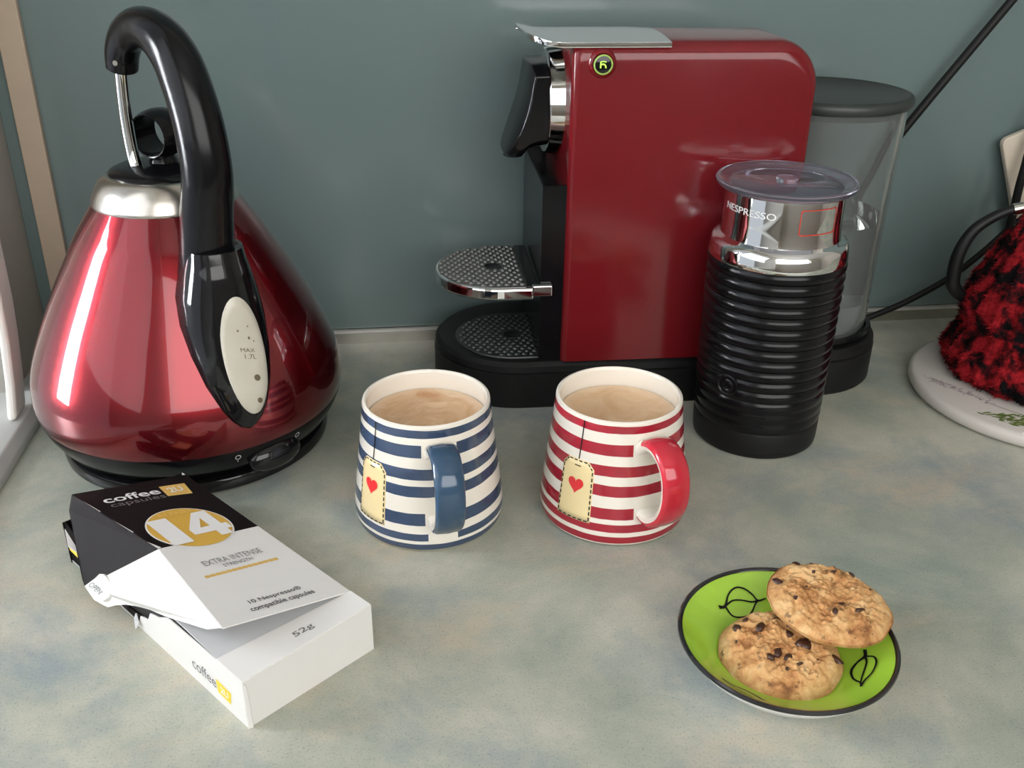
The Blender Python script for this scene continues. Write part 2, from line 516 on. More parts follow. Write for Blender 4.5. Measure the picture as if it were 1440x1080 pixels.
# ================================================================== KETTLE
KX, KY = -0.141, 0.668
kt = thing('electric_kettle', 'red metal cone kettle with black arched handle at the left', 'kettle', (KX, KY, 0))
KP = [(0.1035, 0.0345), (0.1052, 0.040), (0.1060, 0.0475), (0.1045, 0.0617), (0.1000, 0.0765), (0.0900, 0.1000), (0.0797, 0.1211), (0.0626, 0.1521), (0.0540, 0.1655), (0.0462, 0.1768)]
def kr(z):
    return interp(z, [p[1] for p in KP], [p[0] for p in KP])
path = catmull([(r, z, 0) for r, z in KP], 5)
prof = [(0.0, 0.036), (0.095, 0.0345)] + [(p.x, p.y) for p in path] + [(0.0445, 0.1768)]
obj('kettle_body', *revolve(prof, 128), 'kettle_red', kt)
obj('steel_collar', *revolve([(0.0445, 0.174), (0.0466, 0.1762), (0.0470, 0.1775), (0.0464, 0.1790), (0.0455, 0.1815), (0.0435, 0.1860), (0.0405, 0.1905), (0.0365, 0.1938), (0.0332, 0.1950), (0.030, 0.1945)], 96), 'steel', kt)
lid = obj('kettle_lid', *revolve([(0.0335, 0.1935), (0.0337, 0.1955), (0.0325, 0.1968), (0.027, 0.1990), (0.016, 0.2008), (0.0, 0.2014)], 80), 'black_satin', kt, label='black domed lid')
# ring knob: a bulging ring standing on the lid, its hole facing the left front
kn = revolve([(0.0130, -0.0108), (0.0138, -0.0112), (0.0153, -0.0065), (0.0159, 0.0), (0.0153, 0.0065), (0.0138, 0.0112), (0.0130, 0.0108), (0.0128, 0.0)], 56, close=True)
R = Matrix.Rotation(radians(-31), 3, 'Z') @ Matrix.Rotation(radians(90), 3, 'X')
knv = [R @ Vector(v) + Vector((0.0015, 0.0005, 0.2190)) for v in kn[0]]
obj('ring_knob', knv, kn[1], 'black_satin', lid)
obj('knob_foot', *revolve([(0.0, 0.1995), (0.0100, 0.1995), (0.0085, 0.2035), (0.0065, 0.2065), (0.0, 0.2070)], 32, (0.0015, 0.0005)), 'black_satin', lid)
# handle (points measured in the kettle's own frame)
hp = [(-0.1112, 0.6045, 0.1440), (-0.1066, 0.5983, 0.165), (-0.1033, 0.5938, 0.1878), (-0.0995, 0.5889, 0.2130), (-0.1012, 0.5912, 0.2406), (-0.1074, 0.5993, 0.2660), (-0.1140, 0.6080, 0.2790), (-0.1238, 0.6207, 0.2865), (-0.1350, 0.6353, 0.2875), (-0.1450, 0.6483, 0.2818), (-0.1515, 0.6567, 0.2715), (-0.1540, 0.6600, 0.2610)]
hp = [(x - KX, y - KY, z) for x, y, z in hp]
hr = [0.0165, 0.0160, 0.0155, 0.0147, 0.0142, 0.0138, 0.0132, 0.0124, 0.0116, 0.0108, 0.0103, 0.0096]
obj('handle', *tube(hp, hr, 28, 8), 'black_satin', kt, bevel=0.0)
obj('handle_rivet', *tube([(-0.1585 - KX + 0.004, 0.6525 - KY - 0.002, 0.2655), (-0.1585 - KX + 0.0035, 0.6525 - KY - 0.0045, 0.2655)], 0.0016, 12, 1), 'dull_metal', kt)
rp = [(-0.1548, 0.6610, 0.2640), (-0.1562, 0.6628, 0.2520), (-0.1576, 0.6647, 0.2300), (-0.1572, 0.6642, 0.2120), (-0.1560, 0.6627, 0.2020), (-0.1540, 0.6600, 0.1970)]
obj('handle_rod', *tube([(x - KX, y - KY, z) for x, y, z in rp], 0.0040, 18, 6), 'chrome', kt)
# handle root: long teardrop on the cone
DR = Vector((0.4756, -0.8796, 0)); TG = Vector((0.8796, 0.4756, 0))
zs_ = [0.0505, 0.0530, 0.0580, 0.066, 0.082, 0.100, 0.118, 0.134, 0.148, 0.158, 0.1660]
ws_ = [0.0015, 0.0070, 0.0112, 0.0156, 0.0212, 0.0248, 0.0262, 0.0246, 0.0212, 0.0184, 0.0170]
hs_ = [0.0002, 0.0022, 0.0048, 0.0080, 0.0130, 0.0180, 0.0240, 0.0312, 0.0372, 0.0410, 0.0445]
ds_ = [0.0030, 0.0060, 0.0090, 0.0125, 0.0175, 0.0225, 0.0265, 0.0275, 0.0240, 0.0200, 0.0176]
def bulb_pt(t, z, side=1):
    w = max(interp(z, zs_, ws_), 1e-5)
    q = min(1.0, abs(t) / w)
    h, d = interp(z, zs_, hs_), interp(z, zs_, ds_)
    f = (1 - q ** 2.5) ** (1 / 2.1)
    return DR * (kr(z) + h - d + side * d * f) + TG * t + Vector((0, 0, z))
V, F = [], []
NA = 26
zl = [p.x for p in catmull([(z, 0, 0) for z in zs_], 5)]
for z in zl:
    w = interp(z, zs_, ws_)
    for j in range(2 * NA):
        a = pi * j / NA
        V.append(bulb_pt(-w * cos(a), z, 1 if j <= NA else -1))
n = 2 * NA
for i in range(len(zl) - 1):
    for j in range(n):
        jj = (j + 1) % n
        F.append((i * n + j, i * n + jj, (i + 1) * n + jj, (i + 1) * n + j))
F += [tuple(range(n))[::-1], tuple((len(zl) - 1) * n + j for j in range(n))]
root_ = obj('handle_root', V, F, 'black_gloss', kt, angle=70)
# water gauge: long oval window in the handle root
V, F = [], []
gr, gc = 40, 10
def gauge(u, v):
    return bulb_pt(0.0025 + 0.0143 * u, 0.1010 + 0.0395 * v - 0.004 * u)
V.append(gauge(0, 0) + DR * 0.0016)
for k in range(1, gc + 1):
    for i in range(gr):
        a = 2 * pi * i / gr
        s = k / gc
        V.append(gauge(s * cos(a), s * sin(a)) + DR * (0.0016 if k < gc else -0.0005))
for i in range(gr):
    F.append((0, 1 + i, 1 + (i + 1) % gr))
for k in range(gc - 1):
    for i in range(gr):
        a = 1 + k * gr + i; b = 1 + k * gr + (i + 1) % gr
        F.append((a, b, b + gr, a + gr))
gz = obj('water_gauge', V, F, 'gauge', root_, label='cloudy cream oval water window', angle=60)
gm = lambda x, y: gauge(x, y) + DR * 0.0019
marks = join(text_geo('MAX', (-0.24, 0.40, 0.10, 0.165), gm), text_geo('1.7L', (-0.10, 0.42, -0.01, 0.065), gm))
def disc(cx, cy, rx, ry, fm, n=12):
    return [fm(cx + rx * cos(2 * pi * i / n), cy + ry * sin(2 * pi * i / n)) for i in range(n)], [tuple(range(n))]
marks = join(marks, disc(0.30, -0.32, 0.15, 0.055, gm), disc(0.28, -0.71, 0.13, 0.05, gm), disc(-0.22, 0.44, 0.04, 0.02, gm), disc(0.22, 0.33, 0.05, 0.025, gm), disc(0.42, 0.28, 0.03, 0.015, gm), disc(0.24, 0.52, 0.03, 0.015, gm))
obj('gauge_marking', *marks, 'print_brown', root_, smooth=False)
# black foot band, switch and power base
obj('foot_band', *revolve([(0.0, 0.013), (0.088, 0.013), (0.0925, 0.0145), (0.0975, 0.0210), (0.1015, 0.0280), (0.1040, 0.0345), (0.1035, 0.0365), (0.095, 0.0368), (0.0, 0.0368)], 112), 'black_satin', kt)
base = obj('power_base', *revolve([(0.0, 0.0), (0.0900, 0.0), (0.0925, 0.002), (0.0930, 0.006), (0.0915, 0.0095), (0.0880, 0.0108), (0.0840, 0.0103), (0.080, 0.0120), (0.070, 0.0135), (0.0, 0.0135)], 112), 'black_gloss', kt)
tc = Vector((-KX, -KY, 0)).normalized()
def kdir(deg):
    a = radians(deg)
    return Vector((tc.x * cos(a) - tc.y * sin(a), tc.x * sin(a) + tc.y * cos(a), 0))
sd = kdir(27); st = Vector((-sd.y, sd.x, 0))
sv, sf = revolve([(0, -1), (0.38, -0.93), (0.71, -0.71), (0.93, -0.38), (1, 0), (0.93, 0.38), (0.71, 0.71), (0.38, 0.93), (0, 1)], 32)
obj('power_switch', [sd * (0.0985 + 0.0085 * v[1]) + st * (0.0200 * v[0]) + Vector((0, 0, 0.0215 + 0.0105 * v[2])) for v in sv], sf, 'black_gloss', kt)
def band_map(deg):
    d = kdir(deg); t = Vector((-d.y, d.x, 0))
    return lambda x, y: d * (interp(0.029 + y, [0.021, 0.028, 0.0345], [0.0975, 0.1015, 0.1040]) + 0.0005) + t * x + Vector((0, 0, 0.029 + y))
for deg in (11.5, 36.5):
    mk = []
    fm = band_map(deg)
    ring = [(0.0017 * cos(a * pi / 8), 0.0017 * sin(a * pi / 8) + 0.0012) for a in range(17)]
    mk.append(ribbon(ring, 0.0006, fm, per=0)); mk.append(ribbon([(0, -0.0016), (0, -0.0032)], 0.0006, fm, per=0))
    obj('switch_marking', *join(*mk), 'print_grey', kt, smooth=False, kind='stuff')

# ================================================================== COFFEE MACHINE
CX, CY = 0.220, 0.7385
cm = thing('coffee_machine', 'tall red capsule coffee machine with chrome lever against the splashback', 'coffee machine', (CX, CY, 0), radians(-1.4))
def W(x): return x - CX
# plinth: long base with round left nose and round right end
def stadium(xl, rl, xr, rr, n=28):
    pts = [(xl + rl - rl * sin(pi * i / n), rl * cos(pi * i / n)) for i in range(n + 1)]
    pts += [(xr - rr + rr * sin(pi * i / n), -rr * cos(pi * i / n)) for i in range(n + 1)]
    return pts
def loft(outlines, cap0=True, cap1=True):
    V, F = [], []
    n = len(outlines[0][0])
    for pts, z in outlines:
        V += [(x, y, z) for x, y in pts]
    for k in range(len(outlines) - 1):
        for i in range(n):
            j = (i + 1) % n
            F.append((k * n + i, k * n + j, (k + 1) * n + j, (k + 1) * n + i))
    if cap0: F.append(tuple(range(n))[::-1])
    if cap1: F.append(tuple((len(outlines) - 1) * n + i for i in range(n)))
    return V, F
bl, br = W(0.0375), W(0.4055)
def st(d): return stadium(bl + d, 0.0655 - d, br - d, 0.0640 - d)
obj('machine_base', *loft([(st(0.001), 0.0), (st(0.0), 0.0015), (st(0.0), 0.0285), (st(0.0012), 0.0292), (st(0.0004), 0.0302), (st(0.0010), 0.0350), (st(0.004), 0.0378), (st(0.012), 0.0385)]), 'black_matt', cm, angle=30)
# stamped drip grid
def dimples(outline_in, zc, pitch, r, h):
    V, F = [], []
    row = 0
    y = -0.06
    while y < 0.06:
        x = W(0.03) + (pitch / 2 if row % 2 else 0)
        while x < W(0.135):
            if outline_in(x, y):
                o = len(V); n = 6
                for k in range(n): V.append((x + r * cos(k * pi / 3 + pi / 6), y + r * sin(k * pi / 3 + pi / 6), zc))
                for k in range(n): V.append((x + r * 0.55 * cos(k * pi / 3 + pi / 6), y + r * 0.55 * sin(k * pi / 3 + pi / 6), zc + h))
                for k in range(n): F.append((o + k, o + (k + 1) % n, o + n + (k + 1) % n, o + n + k))
                F.append(tuple(o + n + k for k in range(n)))
            x += pitch
        y += pitch * 0.866; row += 1
    return V, F
dg = obj('drip_grid', *prism(rounded_d(0, W(0.0985), 0.0445, W(0.1305), -0.0110), 0.0375, 0.0397), 'tray_metal', cm, bevel=0.0012, smooth=False)
hx, hy = W(0.0995), -0.0125
obj('grid_dimple', *dimples(lambda x, y: (x < W(0.128)) and ((x > W(0.0985) and abs(y + 0.011) < 0.041) or (x - W(0.0985)) ** 2 + (y + 0.011) ** 2 < 0.041 ** 2) and ((x - hx) / 1.0) ** 2 + (y - hy) ** 2 > 0.0085 ** 2, 0.0396, 0.0058, 0.0027, 0.0012), 'tray_metal', dg, smooth=False, kind='stuff')
obj('drain_hole', *revolve([(0.0, 0.0399), (0.0062, 0.0399), (0.0068, 0.0402), (0.0072, 0.0396)], 24, (hx, hy)), 'black_matt', dg)
# folding cup shelf
sh = obj('cup_shelf', *prism(rounded_d(0, W(0.0880), 0.0490, W(0.1105), -0.0135), 0.0890, 0.0985), 'chrome', cm, bevel=0.002, smooth=False)
obj('shelf_plate', *prism(rounded_d(0, W(0.0880), 0.0468, W(0.1045), -0.0135), 0.0975, 0.0990), 'grid_metal', sh, smooth=False)
sx, sy = W(0.0835), -0.0150
obj('grid_dimple', *dimples(lambda x, y: (x < W(0.1035)) and ((x > W(0.0880) and abs(y + 0.0135) < 0.045) or (x - W(0.0880)) ** 2 + (y + 0.0135) ** 2 < 0.045 ** 2) and (x - sx) ** 2 + (y - sy) ** 2 > 0.0080 ** 2, 0.0989, 0.0058, 0.0027, 0.0013), 'grid_metal', sh, smooth=False, kind='stuff')
obj('drain_hole', *revolve([(0.0, 0.0992), (0.0058, 0.0992), (0.0064, 0.0996), (0.0068, 0.0989)], 24, (sx, sy)), 'black_matt', sh)
obj('shelf_hinge', *box(W(0.1045), W(0.1140), -0.060, 0.0335, 0.0955, 0.0995), 'black_satin', sh, smooth=False, bevel=0.001)
obj('shelf_bracket', *box(W(0.1085), W(0.1235), -0.0645, -0.0600, 0.0925, 0.1010), 'chrome', sh, smooth=False, bevel=0.001)
# outlet column with a dished top
cv = [(W(0.1150), -0.0600), (W(0.1330), -0.0600), (W(0.1330), 0.0590), (W(0.1160), 0.0590)]
colv, colf = prism(cv, 0.036, 0.1745)
i0 = len(colv)
inn = [(W(0.1167), -0.0575), (W(0.1330), -0.0575), (W(0.1330), 0.0565), (W(0.1177), 0.0565)]
colf.pop(1)
colv += [(x, y, 0.1745) for x, y in inn] + [(x, y, 0.162) for x, y in inn]
for k in range(4):
    j = (k + 1) % 4
    colf.append((4 + k, 4 + j, i0 + j, i0 + k)); colf.append((i0 + k, i0 + j, i0 + 4 + j, i0 + 4 + k))
colf.append((i0 + 4, i0 + 5, i0 + 6, i0 + 7))
obj('outlet_column', colv, colf, 'black_satin', cm, smooth=False)
# red shell: side profile extruded through the depth
def shell_prof(d, drop):
    r = 0.028
    xr, zt = 0.3045 - d, 0.2722 - drop
    p = [(0.1312 + d, 0.0385), (0.2000, 0.0385), (xr, 0.0385), (xr, 0.15), (xr, zt - r)]
    p += [(xr - r + r * cos(a * pi / 20), zt - r + r * sin(a * pi / 20)) for a in range(1, 11)]
    p += [(0.2200, zt), (0.1380 + d, zt), (0.1345 + d, zt - 0.0012), (0.1330 + d, zt - 0.0045), (0.1326 + d, 0.2400), (0.1322 + d, 0.2000), (0.1317 + d, 0.1200)]
    return [(W(x), z) for x, z in p]
sl = [(-0.0640, 0.0050, 0.0120), (-0.0636, 0.0030, 0.0090), (-0.0622, 0.0012, 0.0058), (-0.0600, 0.0003, 0.0030), (-0.0565, 0.0, 0.0012), (-0.0520, 0.0, 0.0004), (-0.045, 0.0, 0.0),
      (0.005, 0.0, 0.0), (0.018, 0.0, 0.0015), (0.030, 0.0, 0.0055), (0.041, 0.0002, 0.0120), (0.050, 0.0008, 0.0200), (0.0560, 0.0020, 0.0280), (0.0585, 0.0045, 0.0340)]
V, F = [], []
for y, d, drop in sl:
    P_ = shell_prof(d, drop); n = len(P_)
    V += [(x, y, z) for x, z in P_]
for k in range(len(sl) - 1):
    for i in range(n):
        j = (i + 1) % n
        F.append((k * n + i, k * n + j, (k + 1) * n + j, (k + 1) * n + i))
F += [tuple(range(n))[::-1], tuple((len(sl) - 1) * n + i for i in range(n))]
body = obj('red_shell', V, F, 'machine_red', cm, angle=50)
# chrome collar and nose
def xcyl(x0, x1, r0, r1, zc, n=56, yc=-0.0015):
    V = [(W(x0), yc + r0 * cos(2 * pi * i / n), zc + r0 * sin(2 * pi * i / n)) for i in range(n)] + [(W(x1), yc + r1 * cos(2 * pi * i / n), zc + r1 * sin(2 * pi * i / n)) for i in range(n)]
    F = [(i, (i + 1) % n, n + (i + 1) % n, n + i) for i in range(n)] + [tuple(range(n))[::-1], tuple(range(n, 2 * n))]
    return V, F
obj('chrome_collar', *xcyl(0.1215, 0.1345, 0.0375, 0.0390, 0.2225), 'chrome', cm, bevel=0.0012)
nc = [(0.1225, 0.2525), (0.1085, 0.2520), (0.1070, 0.2440), (0.1055, 0.2330), (0.1025, 0.2210), (0.0975, 0.2060), (0.0920, 0.1905), (0.0910, 0.1868), (0.0930, 0.1845), (0.0985, 0.1840), (0.1015, 0.1860), (0.1060, 0.1900), (0.1130, 0.1925), (0.1225, 0.1935)]
V, F = [], []
ny = 15
for j in range(ny):
    y = -1 + 2 * j / (ny - 1)
    q = sqrt(max(0, 1 - 0.80 * y * y * abs(y)))
    for x, z in nc:
        V.append((W(0.1225 - (0.1225 - x) * (0.62 + 0.38 * q)), -0.0015 + 0.0345 * y * (1 - 0.12 * max(0, (0.205 - z) / 0.02)), 0.2215 + (z - 0.2215) * (0.60 + 0.40 * q)))
n = len(nc)
for k in range(ny - 1):
    for i in range(n):
        j = (i + 1) % n
        F.append((k * n + i, k * n + j, (k + 1) * n + j, (k + 1) * n + i))
F += [tuple(range(n))[::-1], tuple((ny - 1) * n + i for i in range(n))]
obj('nose_cover', V, F, 'black_satin', cm, angle=32, bevel=0.0012)
obj('coffee_spout', *loft([([(W(0.1035) + 0.010 * cos(a * pi / 12), 0.013 * sin(a * pi / 12)) for a in range(24)], 0.1905), ([(W(0.1000) + 0.0075 * cos(a * pi / 12), 0.010 * sin(a * pi / 12)) for a in range(24)], 0.1825)]), 'black_satin', cm)
# lever
lt = [0.0965, 0.0970, 0.0982, 0.1000, 0.1025, 0.1055, 0.1090, 0.1130, 0.1180, 0.1240, 0.1400, 0.1600, 0.1800, 0.1975]
V, F = [], []
NY = 12
for x in lt:
    k_ = min(1.0, max(0.0, (x - 0.0962) / 0.028))
    wd = 0.0415 * sqrt(1 - (1 - k_) ** 2)
    z = 0.2718 + 0.0060 * (1 - k_) ** 1.8
    for j in range(NY + 1):
        s_ = j / NY * 2 - 1
        V.append((W(x + 0.0015), -0.0225 + s_ * wd, z + 0.0016 - 0.0018 * s_ * s_))
for i in range(len(lt) - 1):
    for j in range(NY):
        a = i * (NY + 1) + j
        F.append((a, a + 1, a + NY + 2, a + NY + 1))
obj('lever', V, F, 'chrome', cm, solid=0.0034, bevel=0.0006, angle=60)
# power button with lit cup symbol
bz = 0.2578; bx = 0.1525; yf = -0.0640
def yring(prof, mtl, name, par):
    V, F = revolve(prof, 40)
    return obj(name, [(W(bx) + v[0], yf - v[2], bz + v[1]) for v in V], F, mtl, par)
pb = yring([(0.0100, -0.001), (0.0090, 0.0008), (0.0075, 0.0018), (0.0066, 0.0012), (0.0064, -0.001)], 'machine_red', 'button_bezel', cm)
pbf = yring([(0.0064, 0.0), (0.0061, 0.0026), (0.0052, 0.0030), (0.0, 0.0031)], 'black_gloss', 'power_button', cm)
yring([(0.0064, 0.0021), (0.0066, 0.0028), (0.0057, 0.0033), (0.0055, 0.0029)], 'green_rim', 'button_ring', pbf)
fmb = lambda x, y: (W(bx) + x, yf - 0.0034, bz + y)
sym = join(ribbon([(-0.0018, 0.0021), (-0.0019, -0.0022)], 0.0009, fmb, per=0), ribbon([(-0.0018, 0.0019), (0.0004, 0.0022), (0.0019, 0.0016)], 0.0006, fmb, per=3),
           ribbon([(-0.0014, 0.0002), (0.0004, 0.0004), (0.0016, -0.0010), (0.0016, -0.0022)], 0.0009, fmb, per=3))
obj('button_symbol', *sym, 'green_light', pbf, smooth=False, label='glowing green symbol')
# water tank: clear round jar cut flat where it meets the shell
def clipped(R, n=72, cut=W(0.3035), cx=W(0.3425)):
    return [(max(cut, cx + R * cos(2 * pi * i / n)), R * sin(2 * pi * i / n) + 0.004) for i in range(n)]
tz0, tz1 = 0.0390, 0.2185
tank = obj('water_tank', *loft([(clipped(0.0520, cut=W(0.3055)), tz0), (clipped(0.0555), 0.046), (clipped(0.0585), tz1), (clipped(0.0565, cut=W(0.3052)), tz1), (clipped(0.0535, cut=W(0.3052)), 0.048), (clipped(0.0500, cut=W(0.3070)), 0.0410)]), 'tank_clear', cm, angle=50)
obj('water', *loft([(clipped(0.0492, cut=W(0.3075)), 0.0414), (clipped(0.0530, cut=W(0.3056)), 0.0490), (clipped(0.0548, cut=W(0.3056)), 0.1330)]), 'water', tank, angle=50)
obj('valve_cup', *revolve([(0.0, 0.0425), (0.024, 0.0425), (0.0255, 0.045), (0.027, 0.066), (0.025, 0.0665), (0.023, 0.047), (0.0, 0.046)], 48, (W(0.365), -0.010)), 'frost_cap', tank)
obj('tank_lid', *revolve([(0.0, 0.2140), (0.0558, 0.2140), (0.0560, 0.2185), (0.0605, 0.2192), (0.0618, 0.2215), (0.0616, 0.2250), (0.0600, 0.2270), (0.0575, 0.2276), (0.0555, 0.2264), (0.0, 0.2258)], 88, (W(0.3430), 0.004)), 'lid_black', tank)
obj('tank_seat', *revolve([(0.0555, 0.0380), (0.0600, 0.0385), (0.0605, 0.0410), (0.0585, 0.0428), (0.0565, 0.0425)], 72, (W(0.3425), 0.004)), 'black_satin', cm)

# ================================================================== MILK FROTHER
FX, FY = 0.2685, 0.6235
fr = thing('milk_frother', 'black ribbed milk frother jug with chrome neck before the red machine', 'milk frother', (FX, FY, 0))
obj('frother_base', *revolve([(0.0, 0.0), (0.0425, 0.0), (0.0445, 0.0020), (0.0450, 0.0060), (0.0453, 0.0185), (0.0448, 0.0200), (0.0, 0.0200)], 96), 'black_matt', fr)
rib = [(0.0, 0.0203), (0.0448, 0.0203)]
zb, zt, nr = 0.0206, 0.1400, 15
for i in range(nr):
    z0 = zb + (zt - zb) * i / nr; z1 = zb + (zt - zb) * (i + 1) / nr
    amp = 0.0003 + 0.0007 * min(1, i / 6)
    for q in range(6):
        t = q / 6
        z = z0 + (z1 - z0) * t
        R_ = 0.0453 + 0.0012 * (z - zb) / (zt - zb)
        rib.append((R_ - amp + 2 * amp * abs(sin(pi * t)) ** 0.8, z))
rib += [(0.0455, 0.1402), (0.0, 0.1405)]
obj('ribbed_body', *revolve(rib, 112), 'black_satin', fr, angle=50)
obj('chrome_neck', *revolve([(0.0440, 0.1398), (0.0467, 0.1400), (0.0470, 0.1412), (0.0466, 0.1440), (0.0462, 0.1490), (0.0450, 0.1520), (0.0425, 0.1535), (0.0403, 0.1550), (0.0398, 0.1575), (0.0394, 0.1660), (0.0392, 0.1840), (0.0388, 0.1862), (0.037, 0.1862), (0.037, 0.16), (0.042, 0.145), (0.0, 0.142)], 112), 'chrome', fr)
fl = obj('clear_lid', *revolve([(0.0, 0.1845), (0.0355, 0.1845), (0.0362, 0.1868), (0.0440, 0.1868), (0.0462, 0.1885), (0.0468, 0.1910), (0.0455, 0.1924), (0.0430, 0.1918), (0.0400, 0.1900), (0.0375, 0.1892), (0.0365, 0.1897), (0.0, 0.1895)], 96), 'lid_clear', fr, label='bluish clear dished lid')
obj('lid_knob', *revolve([(0.0, 0.1897), (0.0068, 0.1897), (0.0072, 0.1912), (0.0070, 0.1926), (0.0, 0.1930)], 32), 'lid_clear', fl)
obj('whisk_hub', *revolve([(0.0, 0.1748), (0.0050, 0.1748), (0.0055, 0.1800), (0.0040, 0.1842), (0.0, 0.1842)], 24), 'black_satin', fl)
ft = Vector((-FX, -FY, 0)).normalized()
def fmap(r):
    def f(x, y):                              # x: arc degrees from the viewer, y: height
        a = radians(x)
        d = Vector((ft.x * cos(a) - ft.y * sin(a), ft.x * sin(a) + ft.y * cos(a), 0))
        rr = r(y) if callable(r) else r
        return d * rr + Vector((0, 0, y))
    return f
fn = fmap(lambda z: interp(z, [0.1575, 0.166, 0.179], [0.0399, 0.0395, 0.0393]) + 0.0002)
obj('neck_lettering', *text_geo('NESPRESSO', (-66, -5, 0.1735, 0.1780), fn), 'print_white', fr, smooth=False)
rc = [(19, 0.1645), (56, 0.1645), (58, 0.1655), (58, 0.1805), (56, 0.1815), (19, 0.1815), (17, 0.1805), (17, 0.1655), (19, 0.1645)]
rcd = []
for (a, b), (c, d) in zip(rc, rc[1:]):
    for k in range(8): rcd.append((a + (c - a) * k / 8, b + (d - b) * k / 8))
rcd.append(rc[0])
V, F = [], []
for i, (a, z) in enumerate(rcd):
    ca, cz = 37.5, 0.173
    s = 0.945
    V += [fn(a, z), fn(ca + (a - ca) * (1 - 0.04), cz + (z - cz) * (1 - 0.08))]
F = [(2 * i, 2 * i + 1, 2 * i + 3, 2 * i + 2) for i in range(len(rcd) - 1)]
obj('neck_label', V, F, 'print_red', fr, smooth=False, label='thin red outlined label on the neck')
# on button on the ribs
ba = -27
bd = fmap(1.0)(ba, 0).normalized(); bt = Vector((-bd.y, bd.x, 0))
bn = revolve([(0.0079, -0.002), (0.0079, 0.0009), (0.0072, 0.0013), (0.0066, 0.0006), (0.0060, 0.0004), (0.0042, 0.0008), (0.0036, 0.0013), (0.0030, 0.0009), (0.0, 0.0008)], 40)
obj('push_button', [bd * (0.0458 + v[2]) + bt * v[0] + Vector((0, 0, 0.0545 + v[1])) for v in bn[0]], bn[1], 'black_satin', fr)

